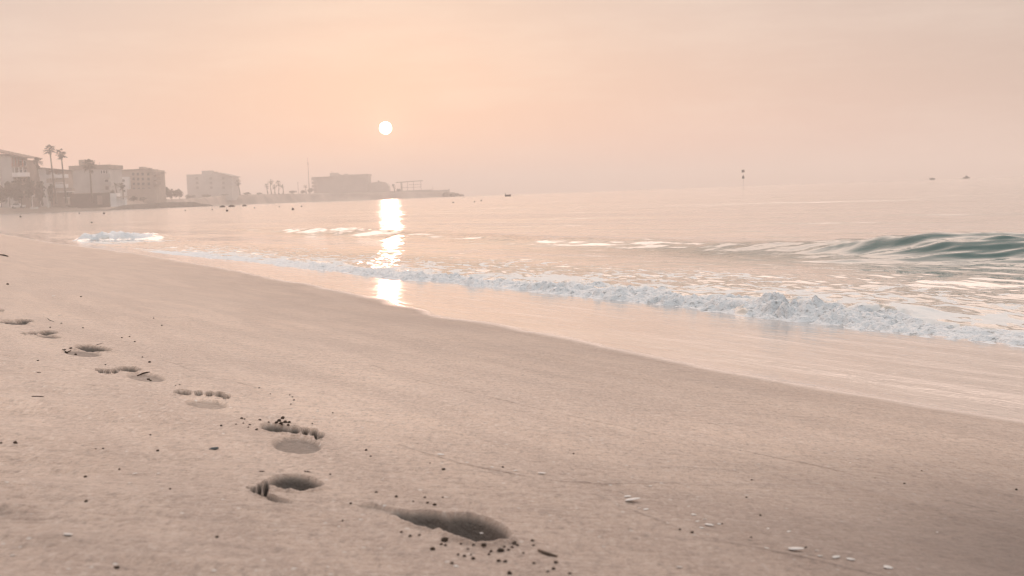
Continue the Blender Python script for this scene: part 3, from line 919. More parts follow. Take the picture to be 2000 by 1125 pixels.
# pergola on the point
b = Bld('pergola', 774, 826, 684, 'open flat roofed pergola on thin posts at the headland point', None, 'pergola')
rf = MB(); rf.prism([(b.X(774.5), b.Z(774.5, 357.2)), (b.X(826), b.Z(826, 353.5)), (b.X(826), b.Z(826, 353.5) + .32), (b.X(774.5), b.Z(774.5, 357.2) + .32)], -.5, 6)
b.part('roof', m_wood, rf)
b.part('post', m_shade, MB().box(b.X(783.5), b.X(786.8), 0, .9, -1.2, b.Z(785, 356.9)), 'thick masonry post')
for pa in (797, 808.5, 823):
    b.part('post', m_wood, MB().box(b.X(pa - .4), b.X(pa + .4), 0, .25, -1.2, b.Z(pa, 355.7 - (pa - 797) * .06)))
b.part('beam', m_wood, MB().box(b.X(787), b.X(823), .05, .18, b.Z(805, 366.3), b.Z(805, 365.6)))
b.part('rail', m_wood, MB().box(b.X(799), b.X(823), .3, .4, b.Z(805, 361.2), b.Z(805, 360.6)))

# low terrace wall on the point
b = Bld('terrace_wall', 780, 880, 682, 'low flat terrace wall along the top of the headland point', None, 'wall')
b.part('wall', m_tan, MB().box(b.X(781), b.X(845), -1, 1, -1.5, b.Z(812, 371.5)).box(b.X(845), b.X(878.5), -1, 1, -1.5, b.Z(862, 371.0)))
b.part('post', m_wood, MB().tube([(b.X(846), 0, b.Z(846, 371)), (b.X(846), 0, b.Z(846, 364))], .08, 5))
b.part('post', m_shade, MB().box(b.X(876.8), b.X(879), -.6, .6, b.Z(878, 371.2), b.Z(878, 369)))

m_grey = bpy.data.materials['grey_plaster']; m_tan = bpy.data.materials['tan_plaster']; m_shade = bpy.data.materials['brown_plaster']
# dark garden wall and the little white kiosk
b = Bld('garden_wall', 96, 216, 388, 'long dark garden wall in front of the blank grey building', None, 'wall')
b.part('wall', m_wall, MB().prism([(b.X(98), -1.5), (b.X(215), -1.5), (b.X(215), b.Z(215, 376)), (b.X(198), b.Z(198, 377.2)), (b.X(98), b.Z(98, 381))], 0, .5))
b.part('coping', m_tan, MB().prism([(b.X(98), b.Z(98, 380.9)), (b.X(198), b.Z(198, 377.1)), (b.X(198), b.Z(198, 377.1) + .12), (b.X(98), b.Z(98, 380.9) + .12)], -.1, .6))
b.part('gate', m_shade, MB().box(b.X(191), b.X(201), -.06, -.005, -.6, b.Z(196, 382)))
b = Bld('beach_kiosk', 216, 247, 386, 'small white flat roofed beach kiosk beside the dark wall', None, 'kiosk')
b.block('wall', m_white, 216.5, 229, 377.5, 0, 4)
b.block('roof', m_tan, 229.2, 246, 384.0, -.4, 4, 385.4)
for pa in (233.5, 240, 245.4): b.part('post', m_white, MB().box(b.X(pa - .5), b.X(pa + .5), -.25, -.05, -1.2, b.Z(pa, 385.5)))
b.block('counter', m_white, 229.2, 245, 390, .3, 2)
b = Bld('white_frame', 61, 97, 374, 'white painted gate frame standing on the far beach', None, 'gate')
b.part('post', m_white, MB().box(b.X(62), b.X(64.3), 0, .4, -1.0, b.Z(63, 383)))
b.part('beam', m_white, MB().box(b.X(62), b.X(79), 0, .4, b.Z(70, 383.8), b.Z(70, 381)))
b.part('post', m_white, MB().box(b.X(93.4), b.X(95.4), 0, .4, -1.0, b.Z(94, 384)))
b.part('beam', m_white, MB().box(b.X(81), b.X(95.4), 0, .4, b.Z(88, 385.2), b.Z(88, 383)))
b = Bld('beach_locker', 125, 136, 380, 'pale square storage box on the beach before the dark wall', None, 'box')
b.part('body', m_tan, MB().box(b.X(125.5), b.X(135), 0, 1.4, -.2, b.Z(130, 386.2)))
b.part('lid', m_white, MB().box(b.X(125), b.X(135.5), -.08, 1.48, b.Z(130, 386.15), b.Z(130, 385.4)))

# ------------------------------------------------------------------ mast
p = at(605, hz(605), 668); c0 = crest(605)[0]
b = empty('mast', (p[0], 668, c0 - .3), 'tall thin mast standing alone on the headland', 'mast')
k = 668 / F0
MB().tube([(0, 0, -.5), (0, 0, 10)], [.24, .15], 7).build('lower_pole', m_wood, b)
MB().tube([(0, 0, 10), (0, 0, (hz(602) - 309) * k + CAMZ - c0 + .3)], [.15, .08], 7).build('upper_pole', m_wood, b)
MB().box(-.5, .5, -.06, .06, 15.8, 15.95).box(-.22, .22, -.1, .1, 16.2, 17.0).build('aerial', m_wood, b)
p = at(583.5, hz(583.5), 664)
b = empty('lamp_post', (p[0], 664, crest(583)[0] - .3), 'short lamp post between palms and the tall mast', 'lamp post')
MB().tube([(0, 0, -.5), (0, 0, 6.2)], [.14, .09], 6).build('pole', m_wood, b)
MB().ball((0, 0, 6.4), (.32, .32, .22), 2).build('lamp_head', m_wood, b)

# ------------------------------------------------------------------ palms
m_bark = plain('palm_bark', (.115, .085, .068), .9, .3, 2, .1)
m_frond = plain('palm_leaf', (.030, .030, .020), .95, .35, .8, .03)
m_dead = plain('dry_palm_skirt', (.07, .052, .036), .9, .3, 2, .1)
def palm(px, ycrown, D, rad_px, label, lean=0.0, thick=.26, dens=34, seed=0, skirt=True):
    rnd = random.Random(seed)
    k = D / F0
    c0 = crest(px)[0]
    pxb = px + lean
    hgt = (hz(px) - ycrown) * k + CAMZ - c0 + .2
    # the trunk rises true vertical in the place: the camera's roll tilts it in the photo
    p = at(px, ycrown, D)
    bx = lean * k
    b = empty('palm_tree', (p[0] + bx, D, c0 - .2), label, 'palm tree', 'palm trees on the far shore')
    pts = []; rr = []
    for i in range(9):
        f = i / 8
        pts.append((-bx * f ** 1.6 + .12 * math.sin(f * 5 + seed), .1 * math.sin(f * 4 + seed), hgt * f)); rr.append(thick * (1.25 - .55 * f) * (1.5 if i == 0 else 1))
    top = Vector(pts[-1])
    MB().tube(pts, rr, 8).build('trunk', m_bark, b, True)
    Rm = rad_px * k
    m = MB()
    for i in range(dens):
        az = rnd.uniform(0, 2 * math.pi)
        el = R(rnd.triangular(-60, 85, 12))
        L = Rm * rnd.uniform(.42, .68)
        d = Vector((math.cos(az) * math.cos(el), math.sin(az) * math.cos(el), math.sin(el)))
        q1 = top + Vector((0, 0, rnd.uniform(-.25, .3)))
        tip = q1 + d * L + Vector((0, 0, -.12 * L))
        m.tube([q1, (q1 + tip) / 2 + Vector((0, 0, .05)), tip], [.035, .03, .025], 4)
        side = d.cross(Vector((0, 0, 1)))
        side = side.normalized() if side.length > .1 else Vector((1, 0, 0))
        upv = side.cross(d).normalized()
        Fl_ = Rm * rnd.uniform(.36, .55)
        nb = 11
        for j in range(nb):
            a = R(-78 + 156 * j / (nb - 1))
            dd = (d * math.cos(a) + side * math.sin(a)).normalized()
            l = Fl_ * (1 - .25 * abs(a)) * rnd.uniform(.85, 1.1)
            e = tip + dd * l + Vector((0, 0, -.30 * l)) + upv * (.10 * l)
            wv = dd.cross(upv).normalized() * (.040 * Rm)
            mid = tip + dd * l * .55 + Vector((0, 0, -.05 * l)) + upv * .06 * l
            m.quad([tip, mid - wv, e, mid + wv])
    m.build('crown', m_frond, b)
    if skirt:
        m = MB()
        for i in range(26):
            az = rnd.uniform(0, 6.283); rr_ = rnd.uniform(.2, .55) * Rm * .6
            z0 = top.z - rnd.uniform(.0, .3)
            a0 = Vector((top.x + .15 * math.cos(az), top.y + .15 * math.sin(az), z0))
            a1 = Vector((top.x + rr_ * math.cos(az), top.y + rr_ * math.sin(az), z0 - rnd.uniform(.5, 1.1) * Rm * .6))
            wv = Vector((-math.sin(az), math.cos(az), 0)) * .10 * Rm
            m.quad([a0, (a0 + a1) / 2 - wv, a1, (a0 + a1) / 2 + wv])
        m.build('dry_skirt', m_dead, b)
palm(72.5, 318, 366, 13.5, 'shorter palm left of the two tallest palms, before the white house', 4, .24, 30, 1)
palm(97, 294, 370, 14, 'tallest palm on the far shore, its crown highest of all', 6, .24, 38, 2)
palm(118, 303, 372, 14, 'second tallest palm, just right of the tallest one', 6, .24, 38, 3)
palm(173, 322, 386, 15.5, 'palm with a big drooping crown before the blank grey wall', 3.5, .27, 46, 4)
palm(238, 364, 392, 9, 'low palm standing before the small white kiosk', 1.5, .22, 26, 5, False)
palm(226, 362, 396, 7, 'smallest leftward palm crown partly behind the low kiosk palm', 1, .2, 22, 6, False)
palm(466, 357.5, 574, 8.5, 'hazy palm beside the right end of the lone block', 1, .24, 24, 7)
palm(460, 362, 578, 6, 'short hazy palm touching the eave of the lone block', 1, .22, 18, 8, False)
for i, (a, yy, rp) in enumerate(((521, 363.5, 6.5), (528, 355.5, 7.5), (536, 364.5, 6.5), (543.5, 358.5, 7.5), (552, 365.5, 5.5))):
    palm(a, yy, 612 + 3 * i, rp, ['low left palm of the hazy five palm clump', 'tallest palm of the hazy clump of five palms', 'middle squat palm of the hazy five palm clump', 'second tallest palm right of centre in the hazy clump', 'small rightmost palm of the hazy five palm clump'][i], .8, .24, 22, 20 + i, False)
palm(769.5, 364, 682, 5.5, 'bushy little palm left of the pergola', .5, .3, 20, 31, True)
palm(597, 364, 668, 5.5, 'small hazy palm at the foot of the tall mast', .5, .22, 16, 33, False)

# ------------------------------------------------------------------ bushes and trees
m_leaf = plain('bush_leaf', (.042, .040, .028), .95, .4, .5, .04)
m_leaf2 = plain('hazy_tree_leaf', (.060, .055, .040), .95, .4, .5, .04)
m_trunk = plain('tree_bark', (.09, .07, .055), .9, .3, 2, .1)
def tree(px, ytop, D, wpx, label, name='tree', cat='tree', n=380, seed=0, mat=None, group='trees and bushes on the far shore', zoff=0.0):
    rnd = random.Random(seed); k = D / F0
    p = at(px, hz(px), D); c0 = crest(px)[0] + zoff
    hgt = (hz(px) - ytop) * k + CAMZ - c0 + .2
    w_ = wpx * k / 2
    b = empty(name, (p[0], D, c0 - .2), label, cat, group)
    m = MB()
    m.tube([(0, 0, -.4), (.1, 0, hgt * .35), (0, .05, hgt * .6)], [.16, .12, .06], 6)
    for j in range(3):
        a = rnd.uniform(0, 6.28)
        m.tube([(.05, 0, hgt * .3), (math.cos(a) * w_ * .5, math.sin(a) * w_ * .5, hgt * .68)], [.09, .04], 5)
    m.build('trunk', m_trunk, b)
    m = MB()
    lob = [(rnd.uniform(-.62, .62) * w_, rnd.uniform(-.5, .5) * w_, hgt * rnd.uniform(.38, .72), rnd.uniform(.32, .52)) for _ in range(7)]
    lob.append((0, 0, hgt * .66, .5))
    for i in range(n):
        lx, ly, lz, lr = rnd.choice(lob)
        v = Vector((rnd.gauss(0, 1), rnd.gauss(0, 1), rnd.gauss(0, 1))).normalized() * (rnd.random() ** .4)
        c_ = Vector((lx + v.x * lr * w_, ly + v.y * lr * w_, lz + v.z * lr * hgt * .72))
        c_.z = max(min(c_.z, hgt), .1)
        s_ = rnd.uniform(.16, .42) * (.5 + hgt / 9)
        q = Vector((rnd.gauss(0, 1), rnd.gauss(0, 1), rnd.gauss(0, 1))).normalized().to_track_quat('Z', 'Y')
        m.quad([c_ + q @ Vector(o_) * s_ for o_ in ((-1, -.5, 0), (.2, -.9, .2), (1, .3, 0), (-.2, .8, .2))])
    m.build('crown', mat or m_leaf, b)
for i, (px_, yt, w_, D_, lab) in enumerate((
    (4, 362, 22, 355, 'dark bush at the left border under the white balconies'),
    (20, 349, 26, 362, 'round dark tree before the leftmost grey house'),
    (43, 342, 30, 364, 'widest dark tree between the leftmost house and the first palm'),
    (62, 348, 22, 366, 'dark tree right of the widest one, by the first palm trunk'),
    (84, 352, 22, 370, 'dark leafy bush at the foot of the white house'),
    (103, 358, 14, 374, 'narrow dark bush between the two tallest palm trunks'))):
    tree(px_, yt, D_, w_, lab, 'tree', 'tree', 420, 40 + i, m_leaf)
for i, (px_, yt, w_, D_, lab) in enumerate((
    (321, 360.5, 26, 470, 'tall rounded hazy tree just right of the tan stepped block'),
    (336, 369, 22, 474, 'middle hazy tree of three between the tan and lone blocks'),
    (351, 369.5, 26, 490, 'rightmost hazy tree of three before the lone block'),
    (300, 377, 30, 452, 'low hazy bush at the foot of the tan stepped block'))):
    tree(px_, yt, D_, w_, lab, 'tree', 'tree', 420, 60 + i, m_leaf2)
for i, (px_, yt, w_, D_, lab) in enumerate((
    (484, 375.5, 16, 584, 'low hazy shrub right of the palm by the lone block'),
    (506, 376.5, 14, 596, 'low hazy shrub left of the five palm clump'),
    (573, 372, 18, 628, 'low hazy shrub left of the lamp post'),
    (592, 371.5, 14, 652, 'low hazy shrub at the foot of the tall mast'),
    (607, 366, 12, 668, 'low hazy shrub touching the long headland block'),
    (778, 368, 12, 682, 'low hazy shrub under the pergola end'),
    (262, 383, 22, 424, 'low shrub before the left half of the tan stepped block'),
    (281, 385, 20, 430, 'low shrub before the right half of the tan stepped block'),
    (222, 371, 14, 404, 'shrub filling the gap behind the white kiosk'),
    (137, 366, 12, 388, 'shrub between the white stepped house and the blank grey building'),
    (372, 379, 20, 545, 'low hazy shrub at the left foot of the lone block'),
    (402, 379.5, 24, 552, 'low hazy shrub at the middle foot of the lone block'),
    (438, 379, 22, 566, 'low hazy shrub at the right foot of the lone block'))):
    tree(px_, yt, D_, w_, lab, 'shrub', 'shrub', 220, 80 + i, m_leaf2)

# ------------------------------------------------------------------ car and dinghy on the far beach
m_car = plain('white_car_paint', (.62, .62, .62), .3, .05, 1, .5)
m_tyre = plain('black_tyre', (.03, .03, .03), .9, .1, 5, .2)
p = at(36, hz(36), 366)
b = empty('parked_car', (p[0], 366, 1.45), 'small white parked car at the left below the dark trees', 'car')
MB().prism([(-2.0, .35), (2.0, .35), (2.05, .75), (1.9, .98), (1.0, 1.06), (-1.9, 1.06), (-2.05, .8)], -.8, .8).build('body', m_car, b)
cb = MB().prism([(-1.6, 1.055), (.95, 1.055), (.35, 1.52), (-1.25, 1.52)], -.7, .7).build('cabin', m_car, b)
MB().prism([(-1.42, 1.10), (.74, 1.10), (.25, 1.45), (-1.15, 1.45)], -.715, .715).build('window', m_glass, cb)
for xx in (-1.25, 1.25):
    for yy in (-.72, .72):
        m = MB(); m.tube([(xx, yy - .1, .33), (xx, yy + .1, .33)], .33, 14); m.build('wheel', m_tyre, b)
p = at(67, hz(67), 362)
b = empty('dinghy', (p[0], 362, 1.05), 'little pale dinghy pulled up on the far beach', 'boat')
def hull(L, Bm, Hh_, mat_o, root, name='hull', n=13):
    m = MB(); rings = []
    for i in range(n):
        f = i / (n - 1); xx = (f - .5) * L
        wv = Bm / 2 * (1 - abs(2 * f - 1) ** 2.6) ** .6 if f > .5 else Bm / 2 * (.72 + .28 * (1 - (1 - 2 * f) ** 2))
        wv = max(wv, .02); sh = Hh_ * (1 + .25 * (2 * f - 1) ** 2 * (1 if f > .5 else .3))
        prof_ = [(-wv, sh), (-wv * .92, sh * .45), (-wv * .5, .06), (0, 0), (wv * .5, .06), (wv * .92, sh * .45), (wv, sh), (wv * .86, sh), (wv * .6, .25 * sh), (-wv * .6, .25 * sh), (-wv * .86, sh)]
        rings.append([m.bm.verts.new((xx, a_, c_)) for a_, c_ in prof_])
    for a_, c_ in zip(rings[:-1], rings[1:]):
        for q in range(11): m.bm.faces.new([a_[q], a_[(q + 1) % 11], c_[(q + 1) % 11], c_[q]])
    m.bm.faces.new(rings[0][::-1]); m.bm.faces.new(rings[-1])
    return m.build(name, mat_o, root)
hull(2.4, 1.1, .5, m_white, b)
MB().box(-.2, .1, -.45, .45, .34, .40).build('seat', m_wood, b)

# ------------------------------------------------------------------ boats, buoys, marker, rocks in the water
m_hull = plain('dark_hull', (.09, .07, .06), .6, .2, 2, .4)
m_bpaint = plain('worn_boat_paint', (.30, .27, .25), .6, .2, 2, .4)
def boat(px, py, D, L, label, kind):
    p = at(px, py, D)
    b = empty('boat', (p[0], D, -.08), label, 'boat')
    if kind == 0:
        hull(L, L * .42, .42, m_hull, b); MB().box(-.1 * L, .02 * L, -.2 * L, .2 * L, .30, .36).build('seat', m_wood, b)
        MB().box(-L * .52, -L * .44, -.1, .1, .25, .72).build('motor', m_hull, b)
    elif kind == 1:
        hull(L, L * .36, .50, m_hull, b)
        MB().prism([(-.18 * L, .42), (.12 * L, .42), (.04 * L, .78), (-.18 * L, .82)], -.1 * L, .1 * L).build('cabin', m_bpaint, b)
        MB().box(-L * .52, -L * .46, -.1, .1, .3, .85).build('motor', m_hull, b)
    else:
        hull(L, L * .36, .52, m_hull, b)
        c_ = MB().prism([(-.22 * L, .44), (.22 * L, .44), (.10 * L, 1.02), (-.14 * L, 1.02)], -.13 * L, .13 * L).build('cabin', m_bpaint, b)
        MB().prism([(-.17 * L, .62), (.155 * L, .62), (.09 * L, .92), (-.12 * L, .92)], -.136 * L, .136 * L).build('window', m_glass, c_)
        MB().tube([(-.02 * L, 0, 1.0), (-.02 * L, 0, 1.75)], [.03, .02], 5).build('mast', m_wood, b)
    return b
boat(992.5, 388, 235, 1.12, 'small dark open boat just right of the headland tip', 0)
boat(1821, 349, 420, 1.9, 'small low boat on the horizon, left of the cabin boat', 1)
boat(1887.5, 346, 420, 2.2, 'small cabin boat with a thin mast at the far right horizon', 2)

m_buoy = plain('dark_buoy', (.075, .05, .042), .5, .2, 5, .4)
bu0 = None
BUO = [(572, 408, 1.5), (443.5, 411, 1.45), (414.5, 409, .9), (362, 411, .8), (497, 406, .8), (546, 403.5, .8), (589, 403, .9), (40, 423, 1.2), (155, 416.5, .9), (203, 416.5, 1.3), (885, 395.3, 1.0), (927, 393.5, .8), (940, 391.6, .9), (179, 434, 1.0)]
for i, (px_, py_, s_) in enumerate(BUO):
    x_, y_, z_ = ground(px_, py_ + 1.2 * s_, 0.0)
    sc_ = s_ * y_ / F0 * 1.6
    if bu0 is None:
        bu0 = empty('buoy', (0, 0, 0), '', 'buoy', 'round dark mooring buoys on the water')
        MB().ball((0, 0, .62), (1, 1, 1), 3).build('float', m_buoy, bu0, True)
        MB().tube([(0, 0, 1.55), (0, 0, 1.9)], [.16, .12], 8).ball((0, 0, 1.95), .2, 2).build('eyelet', m_hull, bu0, True)
        o = bu0
    else:
        o = copy_tree(bu0)
    o.location = (x_, y_, -.01); o.scale = (sc_, sc_, sc_)
    o['label'] = ['largest dark buoy near the middle of the headland shore', 'large dark buoy just off the tip of the rocky spit'][i] if i < 2 else {
        7: 'lone dark buoy nearest the left border, close to the far beach', 10: 'buoy left of three off the headland tip', 13: 'buoy nearest the small breaking wave'}.get(i, 'tiny dark buoy floating off the far shore')

p = at(1452, 362, 300)
b = empty('channel_marker', (p[0], 300, -.3), 'thin channel marker pole with two dark topmarks standing in the sea', 'marker')
k = 300 / F0
zt = (hz(1452) - 332) * k + CAMZ + .3
MB().tube([(0, 0, -.5), (0, 0, zt)], [.028, .022], 6).build('pole', m_bpaint, b)
MB().box(-.34, .34, -.03, .03, zt - .62, zt).box(-.31, .31, -.06, -.033, zt - .33, zt - .28).build('top_panel', m_hull, b)
m = MB(); m.bm.verts.ensure_lookup_table()
m.tube([(0, 0, zt - 2.12), (0, 0, zt - 1.62), (0, 0, zt - 1.36)], [.30, .26, .10], 9); m.build('cone_topmark', m_hull, b)

for i, (px_, py_, w_, lab) in enumerate(((434, 405, 10, 'flat wet rock just off the rocky spit'), (452, 404.2, 12, 'long flat rock second out from the rocky spit'), (477, 403, 8, 'small flat rock farthest out from the rocky spit'))):
    x_, y_, z_ = ground(px_, py_, 0.0); y_ = min(y_, 340); p = at(px_, hz(px_), y_)
    kk = y_ / F0
    tag(MB().ball((0, 0, 0), (w_ * kk / 2, .8, .30), 3, .35, 2, i).build('rock', m_rock, None, True, (p[0], y_, .02)), lab, 'rock', 'rocks off the spit')
for i, (px_, yt, w_, lab) in enumerate(((872, 375, 15, 'broad boulder at the end of the terrace wall'), (884, 376, 13, 'boulder second from the seaward tip of the headland'), (893, 377.5, 12, 'angular boulder close to the headland tip'), (901, 379, 11, 'outermost boulder at the seaward tip of the headland'), (889, 381, 9, 'small boulder low at the waterline of the headland'))):
    D_ = 670; k = D_ / F0; p = at(px_, hz(px_), D_)
    h_ = (hz(px_) - yt) * k + CAMZ
    tag(MB().ball((0, 0, 0), (w_ * k / 2, 1.6, h_ * .62), 3, .30, 1.6, 9 + i).build('boulder', m_rock, None, False, (p[0], D_, h_ * .40)), lab, 'boulder', 'boulders at the headland tip')

# ------------------------------------------------------------------ shells, pebbles, sand clods and twigs on the beach
m_shell = plain('bleached_shell', (.74, .68, .63), .45, .10, 90, .5, .0008, 300)
m_clod = plain('damp_sand_clod', (.125, .090, .068), .95, .35, 160, .1, .002, 300)
m_clod2 = plain('pale_sand_clod', (.22, .165, .13), .95, .3, 160, .1, .002, 300)
m_peb = plain('dark_slate', (.060, .066, .066), .55, .2, 60, .4)
m_twig = plain('dry_twig', (.085, .060, .045), .85, .3, 120, .2)

def shell_mesh(v):
    """half of a bivalve: a ribbed dome drawn to a hinge"""
    m = MB(); rings = []
    nr, na = 7, 30
    for i in range(nr):
        f = i / (nr - 1)
        ring = []
        for j in range(na):
            a = 2 * math.pi * j / na
            rib = 1 + .035 * math.cos(a * 14)
            ex = (1.0 + .12 * math.cos(a)) * (1 - .18 * max(0, -math.cos(a)) ** 3)
            rr = math.sin(f * math.pi / 2) * rib
            ring.append(m.bm.verts.new((rr * ex * math.cos(a) - .18 * (1 - f), rr * (.62 + .06 * v) * math.sin(a), .36 * math.cos(f * math.pi / 2) ** .8 + .012 * math.cos(f * 20))))
        rings.append(ring)
    for a, c_ in zip(rings[:-1], rings[1:]):
        for j in range(na):
            m.bm.faces.new([a[j], c_[j], c_[(j + 1) % na], a[(j + 1) % na]])
    bot = [m.bm.verts.new((v_.co.x * .9, v_.co.y * .9, -.10)) for v_ in rings[-1]]
    for j in range(na):
        m.bm.faces.new([rings[-1][j], bot[j], bot[(j + 1) % na], rings[-1][(j + 1) % na]])
    bmesh.ops.remove_doubles(m.bm, verts=rings[0], dist=1e-5)
    bmesh.ops.recalc_face_normals(m.bm, faces=m.bm.faces)
    me = bpy.data.meshes.new('shell')
    for f in m.bm.faces: f.smooth = True
    m.bm.to_mesh(me); m.bm.free(); me.materials.append(m_shell)
    return me
SHM = [shell_mesh(i) for i in range(3)]
def clod_mesh(seed, mat, amp=.55):
    m = MB(); m.ball((0, 0, 0), .8, 3, amp, 1.9, seed)
    rq = random.Random(seed)
    for q in range(3 if amp > .3 else 0):
        a = rq.uniform(0, 6.28); m.ball((.62 * math.cos(a), .62 * math.sin(a), rq.uniform(-.45, .05)), rq.uniform(.28, .5), 2, amp, 2.2, seed + q + 3)
    me = bpy.data.meshes.new('sand_clod'); m.bm.to_mesh(me); m.bm.free(); me.materials.append(mat)
    return me
CLM = [clod_mesh(i, m_clod) for i in range(5)]
CLM2 = [clod_mesh(20 + i, m_clod2) for i in range(3)]
rr_ = random.Random(5)

def put(name, me, px, py, wpx, label, cat, group, flat=.7, rz=None, zs=None, sink=.25):
    x_, y_, _ = ground(px, py)
    for _i in range(3):                       # settle on the real surface
        z_ = gz(x_, y_); x_, y_, _ = ground(px, py, z_)
    o = bpy.data.objects.new(name, me); C.objects.link(o)
    dist = math.sqrt(x_ * x_ + y_ * y_ + (z_ - CAMZ) ** 2)
    r_w = wpx / F0 * dist / 2
    o.scale = (r_w, r_w * flat, r_w * (zs or .6))
    o.rotation_euler = (rr_.uniform(-.15, .15), rr_.uniform(-.15, .15), rr_.uniform(0, 6.28) if rz is None else rz)
    o.location = (x_, y_, z_ + r_w * (zs or .6) * (1 - 2 * sink) * .8)
    tag(o, label, cat, group)
    return o

BIG = {(1233, 980): 'largest white shell, elongated, lying under a smaller one right of the long footprint',
       (1225, 971): 'white shell lying against the upper edge of the largest shell',
       (1552, 1076): 'long narrow white shell at the bottom right beside a fine swash line',
       (1384, 1027): 'broad white shell in the middle of the small shell cluster',
       (1733, 1110): 'white shell farthest right at the bottom of the photo',
       (1057, 926): 'white shell at the right end of the arc of shells above the heel print',
       (860, 889): 'white shell at the upper left start of the shell arc',
       (132, 1046): 'pinkish white shell alone at the bottom left',
       (1326, 1109): 'white shell lying alone at the bottom edge, left of the fine swash line',
       (890, 1107): 'round white shell just below the crumbled heel of the near footprint',
       (1632, 1090): 'left one of two white shells between the long narrow shell and the rightmost shell',
       (1660, 1094): 'right one of two white shells between the long narrow shell and the rightmost shell'}
SHELLS = [(860,889,16),(912,904,8),(961,913,9),(1006,920,10),(1057,926,19),(1121,936,7),(1169,941,5),(1225,971,17),(1233,980,36),(1248,993,7),(1261,996,13),
 (1270,950,9),(1354,1006,12),(1362,1019,9),(1376,1015,9),(1384,1027,22),(1370,1032,12),(1404,1024,9),(1304,1022,7),(1500,1033,8),(1540,1039,9),(1552,1076,36),
 (1595,1076,9),(1601,1087,13),(1632,1090,19),(1660,1094,19),(1733,1110,21),(1326,1109,15),(1497,1071,10),(1599,880,7),(1630,883,7),(1674,896,7),(1660,904,5),
 (890,1107,13),(132,1046,22),(263,926,11),(309,926,10),(317,955,7),(435,976,7),(536,1036,7),(620,804,8),(708,836,6),(747,937,6),(24,1086,11),(632,747,5),
 (104,579,8),(117,617,9),(507,753,5),(662,1029,7),(1830,1040,6),(940,1042,9),(575,708,4),(677,808,5),(494,898,5),(1205,985,5),(1382,1044,6),(640,1108,7),(215,985,6)]
for i, (a, c_, w_) in enumerate(SHELLS):
    cl = 'tiny white shell of the arc above the heel print' if 900 < a < 1180 and 900 < c_ < 950 else ('small white shell in the loose cluster right of the near footprint' if 1240 < a < 1620 and 945 < c_ < 1095 else ('tiny shell speck far off near the wet sand' if c_ < 910 and a > 1500 else 'tiny white shell scattered on the left half of the dry sand'))
    put('shell', SHM[i % 3], a, c_, w_ * .9, BIG.get((a, c_), cl), 'shell', 'white shells scattered on the sand', .85, rr_.uniform(-.7, .3), .42, .12)

CL = [(869,1057,18),(845,1074,12),(978,1077,15),(920,1084,6),(907,1087,9),(924,1092,10),(945,1067,14),(925,1065,8),(959,1078,9),(974,1097,10),(987,1098,10),(1005,1062,12),
 (1040,1057,8),(1042,1066,7),(1022,1081,6),(1086,1100,10),(1081,1112,9),(1070,1117,7),(1043,1101,8),(1113,1121,8),(995,1121,12),(801,1048,8),(784,1040,7),(819,1046,7),
 (883,1101,8),(895,1084,7),(774,971,8),(830,972,6),(835,983,7),(849,987,9),(865,972,5),(807,980,5),(735,962,6),(685,984,7),(669,1018,6),(715,880,7),(724,892,5),(645,927,5),
 (545,823,11),(552,818,11),(557,826,11),(565,826,8),(540,826,8),(549,828,10),(563,831,7),(472,818,7),(478,819,4),(508,821,7),(525,825,5),(432,832,6),(461,829,4),(475,827,4),
 (488,830,5),(485,835,4),(501,840,7),(610,828,4),(650,807,4),(528,770,4),(566,772,4),(571,776,4),(574,782,5),(568,790,4),(506,758,4),(308,881,7),(30,866,10),(2,866,6),
 (201,877,5),(187,877,4),(294,850,5),(167,932,7),(233,917,5),(332,956,6),(351,752,4),(343,753,3),(292,708,6),(278,698,4),(316,636,4),(300,622,4),(253,658,4),(263,668,4),
 (238,660,4),(162,641,4),(120,632,4),(158,580,4),(15,556,6),(129,690,8),(134,685,7),(138,681,6),(126,684,6),(148,693,6),(5,628,9),(12,634,7),(22,627,6),(290,742,7),
 (294,744,5),(206,713,4),(98,640,4),(74,705,5),(228,1110,12),(424,1050,8),(168,980,8),(1120,887,5),(982,913,6),(840,905,4),(866,918,9),(1352,1041,8),(1328,1035,6),
 (1468,938,5),(1458,972,5),(1485,1007,6),(1574,1070,6),(1410,1024,5),(1467,1050,5),(1113,880,3),(1766,945,5),(1800,920,4),(1985,957,6),(1709,934,3),(900,1063,7),(914,1073,6),(1000,1070,8),(993,1075,7),(985,1069,7),(955,1084,8),(870,1066,8),(862,1064,8),(1011,1066,7)]
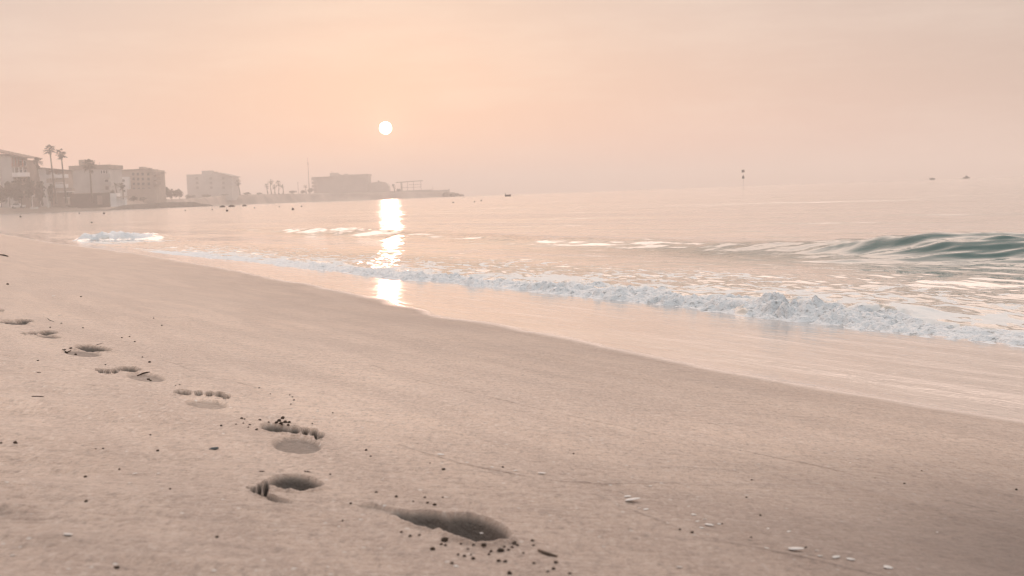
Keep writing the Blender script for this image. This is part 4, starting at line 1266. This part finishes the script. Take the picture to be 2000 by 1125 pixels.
for i, (a, c_, w_) in enumerate(CL):
    near_heel = 770 < a < 1130 and c_ > 1030
    g = 'dark crumbs round the heel of the long near footprint' if near_heel else ('dark crumbs by the heaped footprint' if 420 < a < 660 and 800 < c_ < 845 else ('dark crumbs along the wavy footprint line' if a < 430 and c_ < 770 else 'dark crumbs scattered on the open sand'))
    lab = {(869, 1057): 'big black clod on the rim left of the heel print, upper of the pair', (845, 1074): 'black clod with a clear shadow, farthest left below the heel rim',
           (978, 1077): 'big black clod at the lower right rim of the heel print', (552, 818): 'topmost clod of the small sand heap on the heaped footprint'}.get((a, c_))
    if not lab:
        lab = {'dark crumbs round the heel of the long near footprint': 'small dark crumb of damp sand beside the deep heel print',
               'dark crumbs by the heaped footprint': 'small dark crumb of sand by the heaped footprint',
               'dark crumbs along the wavy footprint line': 'tiny dark crumb near the farther footprints at left',
               'dark crumbs scattered on the open sand': 'tiny dark crumb alone on open dry sand'}[g]
    pale = near_heel and i % 4 == 3
    put('sand_clod', (CLM2[i % 3] if pale else CLM[i % 5]), a, c_, w_ * .92, lab, 'sand clod', g, .85, None, .72, .18)
put('pebble', clod_mesh(77, m_peb, .12), 418, 878, 23, 'flat dark slate pebble lying alone left of the footprints', 'pebble', None, .6, .05, .30, .15)
for q in [o for o in bpy.data.objects if o.name.startswith('pebble')]:
    for f in q.data.polygons: f.use_smooth = True

def twig(pts, wpx, label):
    P = []
    for (a, c_) in pts:
        x_, y_, _ = ground(a, c_); P.append(Vector((x_, y_, gz(x_, y_))))
    d = P[0].length
    r_w = wpx / F0 * d / 2
    P = [p_ + Vector((0, 0, r_w * .8)) for p_ in P]
    o0 = P[0].copy()
    tag(MB().tube([p_ - o0 for p_ in P], [r_w * .7] + [r_w] * (len(P) - 2) + [r_w * .5], 6).build('twig', m_twig, None, True, o0), label, 'twig', 'twigs on the sand')
twig([(268, 729), (281, 727.5), (293, 728)], 3, 'dark twig lying across a footprint heel')
twig([(62, 771), (74, 772), (85, 772.5)], 2.6, 'short dark twig alone at the left below the footprints')
twig([(72, 728), (80, 728.5)], 2, 'tiny twig near the left border above the lone twig')
twig([(93, 623), (98, 627), (105, 629)], 1.2, 'thin curved twig near the farthest footprints')
twig([(189, 674), (200, 671)], 1.2, 'thin reddish twig above a footprint')
twig([(122, 683), (130, 684), (139, 682)], 2.2, 'dark twig at the crumbly left end of a footprint')
twig([(1052, 1079), (1066, 1085), (1088, 1091)], 7, 'thick brown twig at the right of the heel print')
twig([(0, 499), (8, 500), (16, 502)], 3, 'dark bit of driftwood at the left border near the water')
twig([(506, 918), (512, 918), (517, 918.5)], 2.4, 'short twig just above the near toe print')
twig([(594, 920), (602, 920.5), (606, 921)], 2.4, 'short twig right of the near ball print')
# ------------------------------------------------------------------ render settings
scene.view_settings.view_transform = 'Standard'
scene.view_settings.look = 'None'
scene.view_settings.exposure = 0
scene.view_settings.gamma = 1
scene.cycles.use_denoising = True
scene.cycles.filter_width = 1.15
scene.cycles.max_bounces = 8
scene.cycles.volume_bounces = 2
scene.cycles.sample_clamp_indirect = 4
